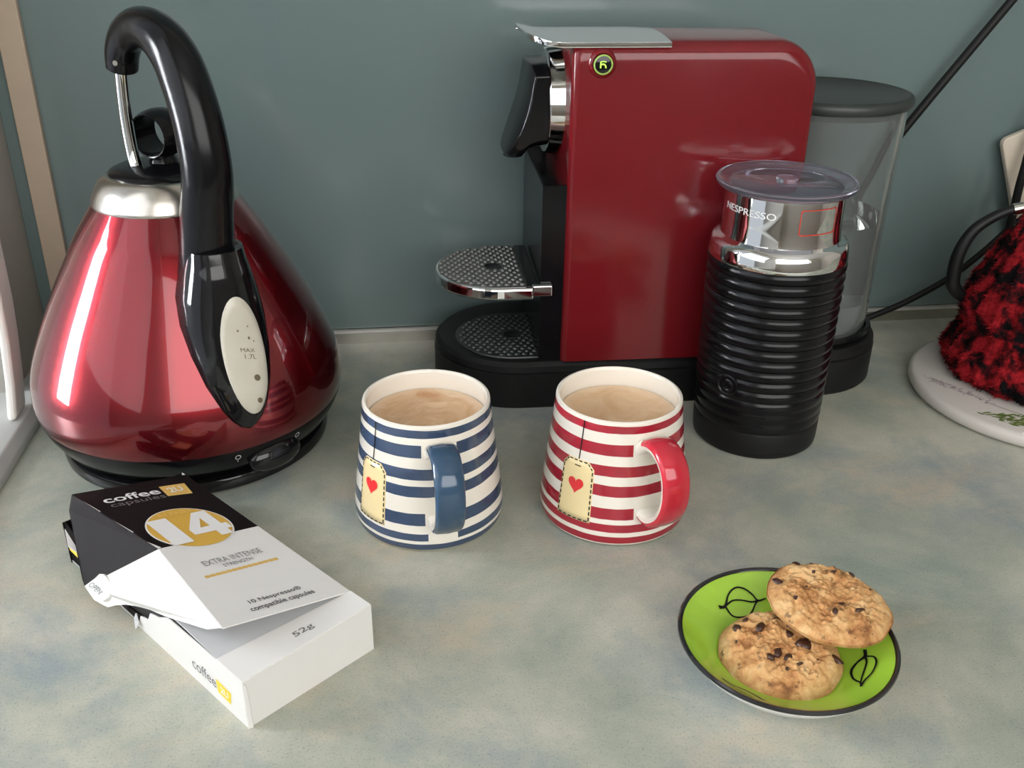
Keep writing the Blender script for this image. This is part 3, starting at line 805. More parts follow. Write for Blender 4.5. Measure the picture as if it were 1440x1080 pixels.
# ================================================================== MUGS
MZ = [0.0, 0.0012, 0.0040, 0.0126, 0.0297, 0.0440, 0.0591, 0.0720, 0.0820, 0.0832]
MR = [0.0425, 0.0450, 0.0468, 0.0474, 0.0455, 0.0438, 0.0419, 0.0404, 0.0393, 0.0386]
def mug(name, label, loc, az, tagaz, bands, gaps, colour, glaze):
    v = Vector((-loc[0], -loc[1], 0)).normalized()
    rz = atan2(v.y, v.x) + radians(az)
    t = thing(name, label, 'mug', (loc[0], loc[1], 0), rz)
    pro = [(0.0, 0.002), (0.040, 0.002), (0.0415, 0.0)]
    pr_ = catmull([(r, z, 0) for r, z in zip(MR, MZ)], 5)
    pro += [(p.x, p.y) for p in pr_]
    pro += [(0.0376, 0.0836), (0.0368, 0.0830), (0.0364, 0.0815), (0.0378, 0.066), (0.0405, 0.042), (0.0425, 0.018), (0.040, 0.009), (0.0, 0.008)]
    sm = m_stripes('striped_glaze_' + glaze.split('_')[0], bands, gaps, colour)
    obj('mug_body', *revolve(pro, 128), sm, t)
    # strap handle along local +x, painted outside, white inside
    hpts = [(0.0385, 0.0660), (0.0445, 0.0715), (0.0530, 0.0742), (0.0620, 0.0720), (0.0690, 0.0650), (0.0718, 0.0545), (0.0712, 0.0440), (0.0668, 0.0340), (0.0595, 0.0266), (0.0525, 0.0232), (0.0440, 0.0235)]
    path = catmull([(x, 0, z) for x, z in hpts], 5)
    N = len(path)
    V, F, mi = [], [], []
    sec0 = [(-0.0070, -0.0035), (0.0070, -0.0035), (0.0084, -0.0022), (0.0088, 0.0), (0.0084, 0.0018), (0.0068, 0.0030), (0.0, 0.0036), (-0.0068, 0.0030), (-0.0084, 0.0018), (-0.0088, 0.0), (-0.0084, -0.0022)]
    K = len(sec0)
    for i, p in enumerate(path):
        tg = (path[min(i + 1, N - 1)] - path[max(i - 1, 0)]).normalized()
        nr_ = Vector((-tg.z, 0, tg.x))                       # outward side of the loop
        s = 1.0 + 0.10 * max(0, 1 - i / 5) + 0.0 * max(0, 1 - (N - 1 - i) / 5)
        for a, b in sec0:
            V.append(p + Vector((0, a * s, 0)) + nr_ * b * s)
    for i in range(N - 1):
        for j in range(K):
            F.append((i * K + j, i * K + (j + 1) % K, (i + 1) * K + (j + 1) % K, (i + 1) * K + j))
            mi.append(1 if (3 <= j <= 8 and i > 4) else 0)
    F += [tuple(range(K))[::-1], tuple((N - 1) * K + j for j in range(K))]; mi += [0, 0]
    ho = obj('mug_handle', V, F, ['white_glaze', glaze], t, midx=mi, angle=50)
    bm = bmesh.new(); bm.from_mesh(ho.data); bmesh.ops.recalc_face_normals(bm, faces=bm.faces); bm.to_mesh(ho.data); bm.free()
    # painted tea tag in slight relief
    ta = radians(tagaz - az)
    def fm(lift):
        def f(x, y):
            z = y
            r = interp(z, MZ, MR) + lift
            a = ta + x / 0.0440
            return (r * cos(a), r * sin(a), z)
        return f
    hw, zb, zt, zs2 = 0.0113, 0.0160, 0.0560, 0.0512
    xs = [-hw + 2 * hw * i / 20 for i in range(21)]
    top = lambda x: zt if abs(x) < 0.0072 else zt - (abs(x) - 0.0072) / (hw - 0.0072) * (zt - zs2)
    tg_ = obj('tea_tag', *columns(xs, lambda x: zb, top, fm(0.00025), 8), 'tag_cream', t, solid=0.0004, angle=60)
    e = 0.0009
    outl = [(-hw + e, zb + e), (hw - e, zb + e), (hw - e, zs2 - e * .6), (0.0070, zt - e), (-0.0070, zt - e), (-hw + e, zs2 - e * .6), (-hw + e, zb + e)]
    st_ = []
    for (x0, y0), (x1, y1) in zip(outl, outl[1:]):
        L = sqrt((x1 - x0) ** 2 + (y1 - y0) ** 2); nd = max(2, round(L / 0.0036))
        for k in range(nd):
            a, b = (k + 0.15) / nd, (k + 0.80) / nd
            st_.append(ribbon([(x0 + (x1 - x0) * a, y0 + (y1 - y0) * a), (x0 + (x1 - x0) * b, y0 + (y1 - y0) * b)], 0.0008, fm(0.0005), per=0))
    st_.append(ribbon([(-0.0022, 0.0518), (0.0022, 0.0518)], 0.0007, fm(0.0005), per=2))
    obj('tag_stitching', *join(*st_), 'ink', tg_, smooth=False, kind='stuff')
    hc = 0.0392
    hp_ = [(0.0053 * sin(a) ** 3, hc + 0.00036 * (13 * cos(a) - 5 * cos(2 * a) - 2 * cos(3 * a) - cos(4 * a))) for a in [2 * pi * i / 40 for i in range(40)]]
    V = [fm(0.0006)(0, hc)] + [fm(0.0006)(*p) for p in hp_]
    obj('heart', V, [(0, 1 + i, 1 + (i + 1) % 40) for i in range(40)], 'heart', tg_, smooth=False)
    obj('tag_string', *ribbon([(0.0002, 0.0562), (0.0006, 0.064), (0.0009, 0.072), (0.0011, 0.0815)], 0.0008, fm(0.0003), per=4), 'ink', t, smooth=False)
    return t
mug('striped_mug', 'blue and white striped mug with heart tea tag, left of the two', (0.0215, 0.5435), 9.5, -50.5,
    [(0.0762, 0.0812), (0.0638, 0.0718), (0.0498, 0.0568), (0.0388, 0.0458), (0.0200, 0.0280), (0.0094, 0.0144), (0.0022, 0.0070)], {1: 15, 4: 13, 5: 11}, (0.042, 0.068, 0.125), 'blue_glaze')
mug('striped_mug', 'red and white striped mug with heart tea tag, right of the two', (0.1405, 0.5350), 30.0, -30.5,
    [(0.0765, 0.0812), (0.0620, 0.0695), (0.0488, 0.0556), (0.0358, 0.0430), (0.0206, 0.0280), (0.0118, 0.0172), (0.0034, 0.0086)], {1: 15, 4: 13}, (0.35, 0.016, 0.032), 'red_glaze')
for (x, y), sd_, lab, dk, lt_ in (((0.0215, 0.5435), 0.3, 'frothy milk coffee inside the blue striped mug', (0.50, 0.255, 0.105), (0.76, 0.55, 0.35)),
                       ((0.1405, 0.5350), 1.9, 'frothy milk coffee inside the red striped mug', (0.58, 0.345, 0.17), (0.74, 0.54, 0.34))):
    o = obj('milk_coffee', *revolve([(0.0, 0.0695), (0.020, 0.0697), (0.034, 0.0699), (0.0368, 0.0704), (0.0369, 0.0690), (0.030, 0.066), (0.0, 0.066)], 64), m_coffee('milk_coffee_froth', sd_, dk, lt_))
    o.location = (x, y, 0)
    tag(o, lab, 'coffee')

# ================================================================== CAPSULE BOX
BO = Vector((-0.0756, 0.3673, 0)); E1 = Vector((0.7754, 0.6314, 0)); E2 = Vector((-0.6314, 0.7754, 0))
BW, BH, BL = 0.0772, 0.0285, 0.187
bx_ = thing('coffee_capsule_box', 'opened black and white coffee capsule carton lying on the worktop', 'box', BO, atan2(E1.y, E1.x))
# tray in local s (across), t (along), z
tk = 0.0007
def panel(name, pts, mtl, par=bx_, solid=tk, label=None):
    return obj(name, pts, [tuple(range(len(pts)))], mtl, par, smooth=False, solid=solid, label=label, solid_off=0)
panel('carton_bottom', [(0.0005, 0.001, 0.0012), (BW - 0.0005, 0.001, 0.0012), (BW - 0.0005, BL, 0.0012), (0.0005, BL, 0.0012)], 'card_inner')
panel('front_end', [(0, 0, 0), (BW, 0, 0), (BW, 0, BH + 0.001), (0, 0, BH)], 'card_white')
panel('front_end', [(-0.0005, -0.0006, 0.0), (0.0018, -0.0012, 0.0), (0.0010, -0.0010, BH - 0.002), (-0.0003, -0.0006, BH)], 'card_white')
panel('right_side', [(BW, 0, 0), (BW, BL, 0), (BW, BL, BH), (BW, 0, BH)], 'card_white')
panel('back_end', [(BW, BL, 0), (0, BL, 0), (0, BL, BH), (BW, BL, BH)], 'card_black')
sw = panel('left_side', [(0, 0.1065, 0), (0, 0, 0), (0, 0, BH), (0, 0.022, BH), (0, 0.068, BH - 0.0008), (0, 0.078, 0.022), (0, 0.088, 0.019), (0, 0.092, 0.0125), (0, 0.101, 0.0095)], 'card_white')
sb = panel('left_side', [(0.0012, BL, 0), (0.0012, 0.1045, 0), (0.0012, 0.101, 0.0085), (0.0012, 0.115, 0.0065), (0.0012, 0.128, 0.0135), (0.0012, 0.145, 0.0155), (0.0012, BL - 0.004, BH), (0.0012, BL, BH)], 'card_black')
panel('torn_scrap', [(-0.001, 0.108, 0.004), (-0.003, 0.1035, 0.001), (-0.002, 0.101, 0.006), (-0.001, 0.1045, 0.010)], 'card_inner')
panel('torn_scrap', [(-0.0008, 0.183, 0.0265), (-0.0045, 0.173, 0.021), (-0.001, 0.1655, 0.0165)], 'card_white')
fl_ = lambda x, y: (-0.0005, -x, y)            # outside of the left wall, reading towards the front
obj('yellow_stripe', [(0.0003, 0.186, 0.0095), (0.0003, 0.1605, 0.0085), (0.0003, 0.1605, 0.0115), (0.0003, 0.186, 0.0130)], [(0, 1, 2, 3)], 'yellow', sb, smooth=False)
obj('side_lettering', *text_geo('coffee', (-0.0480, -0.0258, 0.0080, 0.0150), fl_, 0.006), 'print_thin', sw, smooth=False)
obj('side_emblem', [fl_(-0.0246, 0.0066), fl_(-0.0135, 0.0058), fl_(-0.0118, 0.0140), fl_(-0.0254, 0.0150)], [(0, 1, 2, 3)], 'yellow', sw, smooth=False)
obj('side_lettering', *text_geo('2U', (-0.0218, -0.0150, 0.0082, 0.0124), lambda x, y: (-0.0006, -x, y), 0.02), 'print_white', sw, smooth=False)
# front strip of the top, inner flap under the raised lid
fs = panel('front_top_strip', [(0, 0, BH), (BW, 0, BH + 0.001), (BW, 0.0165, BH + 0.0005), (0, 0.0225, BH)], 'card_white')
obj('weight_lettering', *text_geo('52g', (0.0355, 0.0470, 0.0062, 0.0112), lambda x, y: (x, y, BH + 0.0008), 0.012), 'print_thin', fs, smooth=False)
panel('inner_flap', [(0.0006, 0.0225, BH - 0.0002), (BW - 0.0006, 0.0165, BH), (BW - 0.0006, 0.075, BH - 0.001), (0.0006, 0.075, BH + 0.0020)], 'card_inner')
# raised lid hinged at the right
AL = radians(14.3)
def lid3(w, t, lift=0.0):
    return (BW - w * cos(AL) - lift * sin(AL), t, BH + w * sin(AL) + lift * cos(AL))
LF, LM, LB = (0.0755, 0.0190), (0.0625, 0.1025), (0.0720, 0.1830)
lw = panel('lid_white_panel', [lid3(0, 0.0168), lid3(0, 0.1025), lid3(*LM), lid3(*LF)], 'card_white')
lb = panel('lid_black_panel', [lid3(0, 0.1025), lid3(0, 0.1830), lid3(*LB), lid3(*LM)], 'card_black')
TAB = (-0.0099, 0.1444, 0.0110)
fw_ = panel('side_flap', [lid3(*LM), TAB, (-0.0106, 0.1330, 0.0085), (-0.0085, 0.1220, 0.0085), (-0.0060, 0.1165, 0.0115), (-0.0038, 0.1090, 0.0150), (-0.0013, 0.0986, 0.0180), (-0.0004, 0.0860, 0.0225), (0.0, 0.0703, 0.0270), (0.0006, 0.0500, 0.0345), (0.0016, 0.0300, 0.0415), lid3(0.0745, 0.0195), lid3(*LF)], 'card_white', label='white torn flap')
fb_ = panel('side_flap', [lid3(*LB), lid3(*LM), TAB, (-0.0090, 0.1485, 0.0130), (-0.0070, 0.1540, 0.0180), (-0.0025, 0.1660, 0.0250), (0.0035, 0.1815, 0.0380)], 'card_black', label='black flap')
# worn white scuffs on the fold
def alongr(k): return (LB[0] + (LM[0] - LB[0]) * k, LB[1] + (LM[1] - LB[1]) * k)
for a, b, wd in ((0.12, 0.34, 0.0007), (0.48, 0.72, 0.0008), (0.88, 1.0, 0.0022)):
    p, q = alongr(a), alongr(b)
    obj('scuff', [lid3(p[0], p[1], 0.0005), lid3(q[0], q[1], 0.0005), lid3(q[0] - wd, q[1] + wd * 0.3, 0.0005)], [(0, 1, 2)], 'card_white', lb, smooth=False)
# round tab with OPEN, lying on the flap
A = Vector(TAB); Bv = Vector(lid3(*LM)); Dv = Vector((-0.0013, 0.0986, 0.0180))
fnm = (Bv - A).cross(Dv - A).normalized()
if fnm.x > 0: fnm = -fnm
tp_ = [(-0.0097, 0.1445, 0.0112), (-0.0094, 0.1350, 0.0105), (-0.0092, 0.1285, 0.0100), (-0.0082, 0.1245, 0.0110), (-0.0067, 0.1222, 0.0130), (-0.0050, 0.1210, 0.0152), (-0.0036, 0.1214, 0.0172), (-0.0023, 0.1240, 0.0196), (-0.0016, 0.1285, 0.0210), (-0.0017, 0.1330, 0.0212), (-0.0026, 0.1356, 0.0204), (-0.0053, 0.1391, 0.0170)]
tp_ = [Vector(p) for p in tp_]
n = len(tp_)
tab = obj('open_tab', [p + fnm * 0.0003 for p in tp_] + [p + fnm * (0.0007 if i in (0, 1, n - 1) else 0.0020) for i, p in enumerate(tp_)], [tuple(range(n))[::-1], tuple(range(n, 2 * n))] + [(i, (i + 1) % n, n + (i + 1) % n, n + i) for i in range(n)], 'card_white', bx_, smooth=False, label='round tab reading OPEN')
to_, tx_, ty_ = Vector((-0.0079, 0.1390, 0.0134)), Vector((-0.0074, 0.1280, 0.0128)), Vector((-0.0059, 0.1368, 0.0161))
obj('open_lettering', *text_geo('OPEN', (0, 1, 0, 1), lambda x, y: tuple(to_ + (tx_ - to_) * x + (ty_ - to_) * y + fnm * 0.0030), 0.008), 'print_dark', tab, smooth=False)
# printing on the lid: x runs across (left to right), y along
LW = 0.0
def lm(l):
    return lambda x, y: lid3(-x, y, l)
obj('title_lettering', *text_geo('coffee', (-0.0610, -0.0262, 0.1640, 0.1718), lm(0.0005), 0.016), 'print_white', lb, smooth=False)
obj('subtitle_lettering', *text_geo('capsules', (-0.0600, -0.0262, 0.1565, 0.1632), lm(0.0005), -0.004), 'print_thin', lb, smooth=False)
em = obj('emblem', [lm(0.0005)(*p) for p in ((-0.0235, 0.1730), (-0.0070, 0.1718), (-0.0098, 0.1570), (-0.0250, 0.1590))], [(0, 1, 2, 3)], 'gold_dim', lb, smooth=False)
obj('emblem_lettering', *text_geo('2U', (-0.0210, -0.0120, 0.1620, 0.1690), lm(0.0009), 0.02), 'print_white', lb, smooth=False)
oc = (-0.0345, 0.1178)
cd = lambda r, l, n=56: ([lm(l)(oc[0] + r * cos(2 * pi * i / n), oc[1] + r * 1.03 * sin(2 * pi * i / n)) for i in range(n)], [tuple(range(n))])
obj('roundel', *cd(0.0240, 0.0005), 'print_white', lb, smooth=False)
rd = obj('roundel', *cd(0.0230, 0.0008), 'gold', lb, smooth=False)
obj('blend_lettering', *text_geo('BLEND', (-0.0435, -0.0235, 0.1345, 0.1378), lm(0.0011), 0.01), 'gold_pale', lb, smooth=False)
obj('number_lettering', *text_geo('1', (-0.0535, -0.0415, 0.1010, 0.1325), lm(0.0011), 0.018), 'print_white', lb, smooth=False)
q4 = lambda x, y: lm(0.0011)(-0.0372 + 0.0236 * x, 0.1010 + 0.0315 * y)
obj('number_lettering', [q4(*p) for p in ((0, 0.20), (1, 0.20), (1, 0.41), (0.86, 0.41), (0.55, 0.41), (0.30, 0.41), (0, 0.41), (0.55, 0.76), (0.86, 1), (0.50, 1), (0.55, 0), (0.86, 0), (0.55, 0.20), (0.86, 0.20))],
    [(0, 12, 13, 1, 2, 3, 4, 5, 6), (10, 11, 13, 12), (4, 3, 8, 7), (6, 5, 7, 9), (7, 8, 9)], 'print_white', lb, smooth=False)
obj('strength_lettering', *join(text_geo('EXTRA INTENSE', (-0.0510, -0.0152, 0.0742, 0.0795), lm(0.0007), 0.0), text_geo('STRENGTH', (-0.0425, -0.0245, 0.0692, 0.0724), lm(0.0007), 0.012)), 'print_thin', lw, smooth=False)
bars = []
for i in range(14):
    x0 = -0.0572 + 0.0450 * i / 14
    bars.append(([lm(0.0005)(*p) for p in ((x0, 0.0632), (x0 + 0.0027, 0.0632), (x0 + 0.0027, 0.0658), (x0, 0.0658))], [(0, 1, 2, 3)]))
bars.append(([lm(0.0004)(*p) for p in ((-0.0572, 0.0638), (-0.0124, 0.0638), (-0.0124, 0.0652), (-0.0572, 0.0652))], [(0, 1, 2, 3)]))
obj('strength_bar', *join(*bars), 'gold_dim', lw, smooth=False)
obj('contents_lettering', *join(text_geo('10 Nespresso®', (-0.0520, -0.0205, 0.0300, 0.0345), lm(0.0007), 0.010), text_geo('compatible capsules', (-0.0552, -0.0168, 0.0232, 0.0282), lm(0.0007), 0.010)), 'print_dark', lw, smooth=False)

# ================================================================== SAUCER AND COOKIES
PX, PY = 0.1971, 0.3795
pl = thing('green_saucer', 'small lime green saucer with black rim holding two cookies', 'saucer', (PX, PY, 0))
PI_R = [0.0, 0.026, 0.030, 0.036, 0.042, 0.048, 0.052, 0.0545]
PI_Z = [0.0062, 0.0064, 0.0070, 0.0088, 0.0115, 0.0150, 0.0178, 0.0197]
pin = lambda r: interp(r, PI_R, PI_Z)
inner = catmull([(r, z, 0) for r, z in zip(PI_R, PI_Z)], 4)
obj('saucer_body', *revolve([(0.0, 0.002), (0.033, 0.002), (0.0345, 0.0), (0.0385, 0.0), (0.0410, 0.0022), (0.0470, 0.0080), (0.0520, 0.0134), (0.0549, 0.0178), (0.0553, 0.0193), (0.0540, 0.0193), (0.0520, 0.0172), (0.045, 0.0125), (0.03, 0.0058), (0.0, 0.0052)], 112), 'white_china', pl)
obj('green_well', *revolve([(0.0, 0.0050)] + [(0.030, 0.0055), (0.045, 0.0120), (0.0541, 0.0190)] + [(p.x, p.y) for p in reversed(inner)], 112), 'green_glaze', pl)
obj('black_rim', *revolve([(0.0538, 0.0190), (0.0533, 0.0194), (0.0540, 0.0204), (0.0550, 0.0207), (0.0558, 0.0201), (0.0560, 0.0189), (0.0553, 0.0180)], 112), 'ink', pl)
def pm(x, y):
    r = sqrt(x * x + y * y)
    return (x, y, pin(min(r, 0.0535)) + 0.0003 + max(0, r - 0.036) * 0.06)
lv = []
for pts, wds in (([(-0.0244, 0.0339), (-0.0205, 0.035), (-0.0168, 0.0414), (-0.0118, 0.0452), (-0.0068, 0.0450), (-0.0027, 0.0421), (-0.0004, 0.0387), (0.0045, 0.0394)], [2.6, 1.6, 1, 1, 1.1, 1.1, 1.3, 0.8]),
            ([(-0.0205, 0.035), (-0.0181, 0.0302), (-0.0145, 0.029), (-0.0091, 0.0299), (-0.0057, 0.0325), (-0.0026, 0.0367), (-0.0004, 0.0387)], [1.5, 1.3, 1.2, 1.3, 1.2, 1, 1]),
            ([(-0.0205, 0.035), (-0.0153, 0.0385), (-0.01, 0.0391), (-0.0042, 0.0381), (-0.0004, 0.0387)], [1.2, 1, 1, 1.1, 1])):
    lv.append(ribbon(pts, 0.0008, pm, per=5, widths=wds))
leaf_l = lv; lv = []
for pts, wds in (([(0.0404, -0.0076), (0.0386, -0.0118), (0.0336, -0.0139), (0.0286, -0.0185), (0.0268, -0.0247), (0.0277, -0.0298), (0.0261, -0.0333)], [1.8, 1.8, 1.2, 1.4, 1.2, 1.2, 0.8]),
            ([(0.0386, -0.0118), (0.0414, -0.0148), (0.0407, -0.0193), (0.036, -0.0251), (0.0304, -0.0289), (0.0261, -0.0333)], [1.2, 0.9, 1.1, 0.8, 1, 0.9]),
            ([(0.0386, -0.0118), (0.0373, -0.0163), (0.0331, -0.0222), (0.0289, -0.0281), (0.0261, -0.0333)], [1.4, 1, 0.9, 0.8, 0.8])):
    lv.append(ribbon(pts, 0.0009, pm, per=5, widths=wds))
leaf_r = lv
leaf_b = [ribbon([(-0.0419, -0.0227), (-0.038, -0.0275), (-0.0324, -0.0294), (-0.0286, -0.034), (-0.0273, -0.0389), (-0.0264, -0.0425)], 0.0014, pm, per=5, widths=[0.6, 0.9, 1, 1.1, 1.1, 1]),
          ribbon([(-0.0421, -0.0244), (-0.0391, -0.0302), (-0.0364, -0.0353), (-0.0330, -0.0400)], 0.0009, pm, per=5)]
for L in (leaf_l, leaf_r, leaf_b):
    obj('leaf_drawing', *join(*L), 'leaf_ink', pl, smooth=False)

def fbm(p, o=4):
    s, a, q = 0, 1, Vector(p)
    for _ in range(o):
        s += a * noise.noise(q); q = q * 2.03 + Vector((1.7, 9.2, 3.3)); a *= 0.5
    return s
def cookie(name, label, loc, rot, R0, H, seed, chips):
    t = thing(name, label, 'cookie', loc)
    t.rotation_euler = rot
    off = Vector((seed * 11.3, seed * 5.1, seed * 7.7))
    NR, NA_ = 56, 200
    def rim(a): return R0 * (1 + 0.045 * noise.noise(Vector((cos(a) * 1.3, sin(a) * 1.3, 0)) + off) + 0.025 * noise.noise(Vector((cos(a) * 4, sin(a) * 4, 2)) + off))
    def top(x, y, q):
        p = Vector((x, y, 0)) * 55 + off
        z = H * (1 - q ** 3.2) ** 0.5
        cr = abs(noise.noise(p * 0.9)) ; crack = max(0, 0.10 - cr) / 0.10
        lump = 0.0018 * fbm(p * 0.9) + 0.0019 * fbm(p * 2.6, 3) + 0.0013 * fbm(p * 7.0, 3)
        return z * 0.94 + (lump - 0.0016 * crack) * (1 - q ** 6) + 0.0
    V, F = [(0, 0, top(0, 0, 0))], []
    for k in range(1, NR + 1):
        q = (k / NR) ** 0.8
        for i in range(NA_):
            a = 2 * pi * i / NA_
            r = rim(a) * q
            x, y = r * cos(a), r * sin(a)
            V.append((x, y, max(0.0012, top(x, y, q)) if k < NR else 0.0030))
    for q, z in ((0.985, 0.0009), (0.93, 0.0)):
        for i in range(NA_):
            a = 2 * pi * i / NA_; r = rim(a) * q
            V.append((r * cos(a), r * sin(a), z))
    V.append((0, 0, 0.0))
    for i in range(NA_): F.append((0, 1 + i, 1 + (i + 1) % NA_))
    for k in range(NR + 1):
        for i in range(NA_):
            a, b = 1 + k * NA_ + i, 1 + k * NA_ + (i + 1) % NA_
            F.append((a, a + NA_, b + NA_, b))
    L0 = 1 + (NR + 1) * NA_
    for i in range(NA_): F.append((L0 + i, len(V) - 1, L0 + (i + 1) % NA_))
    obj('cookie_crumb', V, F, 'cookie', t, angle=80)
    for (cx, cy, sx_, sy_, rz_) in chips:
        r = sqrt(cx * cx + cy * cy); q = min(0.97, r / R0)
        z = top(cx, cy, q)
        sv_, sf_ = revolve([(0, -1), (0.6, -0.8), (1, -0.1), (0.8, 0.55), (0.4, 0.85), (0, 0.95)], 10)
        vv = []
        for x, y, zz_ in sv_:
            j = 1 + 0.28 * noise.noise(Vector((x, y, zz_)) * 1.7 + off + Vector((cx * 900, cy * 900, 0)))
            x, y, zz_ = x * sx_ * j * 1.2, y * sy_ * j * 1.2, zz_ * (0.0006 + min(sx_, sy_) * 0.65)
            vv.append((cx + x * cos(rz_) - y * sin(rz_), cy + x * sin(rz_) + y * cos(rz_), z + zz_ - 0.0003))
        obj('chocolate_chip', vv, sf_, 'chip', t, angle=60)
    return t
def chipset(pts, cx, cy, ca):
    return pts
c1 = cookie('chocolate_chip_cookie', 'chocolate chip cookie lying flat on the saucer, under the other', (PX - 0.0040, PY - 0.0045, 0.0066), (radians(2), 0, 0), 0.0315, 0.0145, 1.0,
   [(0.0100, -0.0030, 0.0037, 0.0036, 0.2), (0.0085, 0.0110, 0.0026, 0.0020, 0.6), (0.0045, 0.0045, 0.0020, 0.0022, 1.0), (0.0035, 0.0165, 0.0026, 0.0020, 0.1), (-0.0080, 0.0110, 0.0034, 0.0019, 0.7),
    (-0.0195, 0.0130, 0.0022, 0.0026, 0.2), (-0.0060, -0.0080, 0.0034, 0.0020, 1.1), (-0.0010, -0.0105, 0.0026, 0.0016, 0.4), (0.0238, -0.0110, 0.0040, 0.0016, -0.9), (0.0140, -0.0125, 0.0010, 0.0010, 0),
    (-0.0105, -0.0105, 0.0016, 0.0022, 0.3), (-0.0045, -0.0180, 0.0009, 0.0009, 0), (0.0030, -0.0155, 0.0018, 0.0007, 0.2), (-0.0230, 0.0040, 0.0008, 0.0010, 0), (0.0140, 0.0020, 0.0012, 0.0016, 0.4), (-0.0130, 0.0190, 0.0022, 0.0012, 0.7)])
c2 = cookie('chocolate_chip_cookie', 'paler chocolate chip cookie leaning on top of the other cookie', (PX + 0.0270, PY + 0.0130, 0.0238), (radians(4), radians(4), 0.5), 0.0325, 0.0125, 2.6,
   [(0.0040, 0.0275, 0.0026, 0.0018, 0.0), (0.0110, 0.0225, 0.0020, 0.0012, 0.4), (-0.0150, 0.0230, 0.0018, 0.0030, 0.2), (-0.0030, -0.0080, 0.0030, 0.0014, -0.1), (-0.0120, -0.0110, 0.0022, 0.0013, 0.7),
    (0.0250, 0.0060, 0.0012, 0.0020, 0.1), (0.0130, 0.0100, 0.0020, 0.0010, -0.3), (0.0190, 0.0140, 0.0010, 0.0012, 0), (0.0040, 0.0160, 0.0010, 0.0010, 0), (-0.0210, 0.0070, 0.0010, 0.0014, 0.3), (0.0010, -0.0165, 0.0028, 0.0011, -0.4), (0.0215, -0.0080, 0.0018, 0.0007, 0.2), (-0.0090, 0.0100, 0.0008, 0.0008, 0)])

# ================================================================== TRIVET, TEAPOT, COSY
TX, TY, TR = 0.5215, 0.6510, 0.1035
tv = thing('round_trivet', 'white round trivet with herb print under the red black cosy', 'trivet', (TX, TY, 0))
obj('trivet_disc', *revolve([(0.0, 0.0), (TR - 0.006, 0.0), (TR - 0.002, 0.0015), (TR, 0.0045), (TR, 0.0085), (TR - 0.0012, 0.0108), (TR - 0.004, 0.0120), (0.0, 0.0120)], 128), 'trivet_white', tv)
def leaf(x, y, a, L, w):
    pts = [(0, 0), (0.3, 0.8), (0.6, 1), (1.0, 0), (0.6, -1), (0.3, -0.8)]
    return [(x + (p * L) * cos(a) - (q * w / 2) * sin(a), y + (p * L) * sin(a) + (q * w / 2) * cos(a), 0.01215 + 0.00001 * random.random()) for p, q in pts], [(0, 1, 2, 3, 4, 5)]
ls = []
for k in range(150):
    u = random.random()
    cx, cy = -0.078 + 0.050 * u + random.uniform(-0.004, 0.004), -0.050 - 0.022 * u + random.uniform(-0.008, 0.009)
    if sqrt(cx * cx + cy * cy) > TR - 0.010: continue
    ls.append(leaf(cx, cy, random.uniform(-0.9, 0.7), random.uniform(0.005, 0.010), random.uniform(0.0012, 0.0024)))
ls.append(ribbon([(-0.083, -0.041), (-0.075, -0.048), (-0.060, -0.058)], 0.0007, lambda x, y: (x, y, 0.0122), per=4))
ls.append(leaf(-0.0835, -0.0405, -0.9, 0.006, 0.0018))
obj('herb_print', *join(*ls), 'herb', tv, smooth=False)
ls = []
for k in range(130):
    u = random.random()
    cx, cy = -0.0915 + 0.027 * u + random.uniform(-0.003, 0.003), 0.020 - 0.047 * u + random.uniform(-0.006, 0.006)
    if sqrt(cx * cx + cy * cy) > TR - 0.008: continue
    ls.append(leaf(cx, cy, random.uniform(-1.4, 0.2), random.uniform(0.0015, 0.0035), random.uniform(0.0006, 0.0012)))
obj('lavender_print', *join(*ls), 'lavender', tv, smooth=False)
obj('stalk_print', *ribbon([(-0.066, -0.028), (-0.050, -0.050), (-0.030, -0.066)], 0.0006, lambda x, y: (x, y, 0.0122), per=4), 'print_brown', tv, smooth=False)

OX, OY = 0.530, 0.668
tp = thing('teapot', 'teapot with black loop handle hidden under the red black cosy', 'teapot', (OX, OY, 0.012))
obj('pot_body', *revolve([(0.0, 0.0), (0.045, 0.0), (0.058, 0.018), (0.062, 0.04), (0.052, 0.07), (0.034, 0.092), (0.0, 0.10)], 48), 'white_china', tp)
hq = [(-0.030, 0.030, 0.0560), (-0.0620, 0.030, 0.0570), (-0.0760, 0.030, 0.0660), (-0.0790, 0.030, 0.0780), (-0.0790, 0.029, 0.0960), (-0.0720, 0.028, 0.1140), (-0.0575, 0.026, 0.1262), (-0.0420, 0.023, 0.1328), (-0.026, 0.016, 0.1340), (-0.012, 0.008, 0.128), (-0.006, 0.002, 0.110)]
obj('pot_handle', *tube(hq, [0.0046, 0.0050, 0.0054, 0.0054, 0.0048, 0.0042, 0.0038, 0.0036, 0.0036, 0.0036], 16, 7), 'black_matt', tp)
obj('handle_ferrule', *tube([(-0.0455, 0.0238, 0.1318), (-0.0385, 0.0222, 0.1336)], 0.0044, 16, 2), 'dull_metal', tp)
obj('pot_knob', *revolve([(0.0, 0.098), (0.006, 0.099), (0.006, 0.104), (0.011, 0.112), (0.009, 0.120), (0.0, 0.122)], 24), 'white_china', tp)
cs = thing('tea_cosy', 'fuzzy red and black knitted tea cosy on the white trivet', 'tea cosy', (OX, OY, 0.0138))
CPz = [0.0, 0.006, 0.018, 0.028, 0.036, 0.048, 0.062, 0.078, 0.100, 0.120, 0.140, 0.152, 0.160, 0.1625]
CPr = [0.074, 0.0790, 0.0775, 0.0725, 0.0690, 0.0710, 0.0700, 0.0640, 0.0530, 0.0440, 0.0350, 0.0270, 0.0130, 0.0]
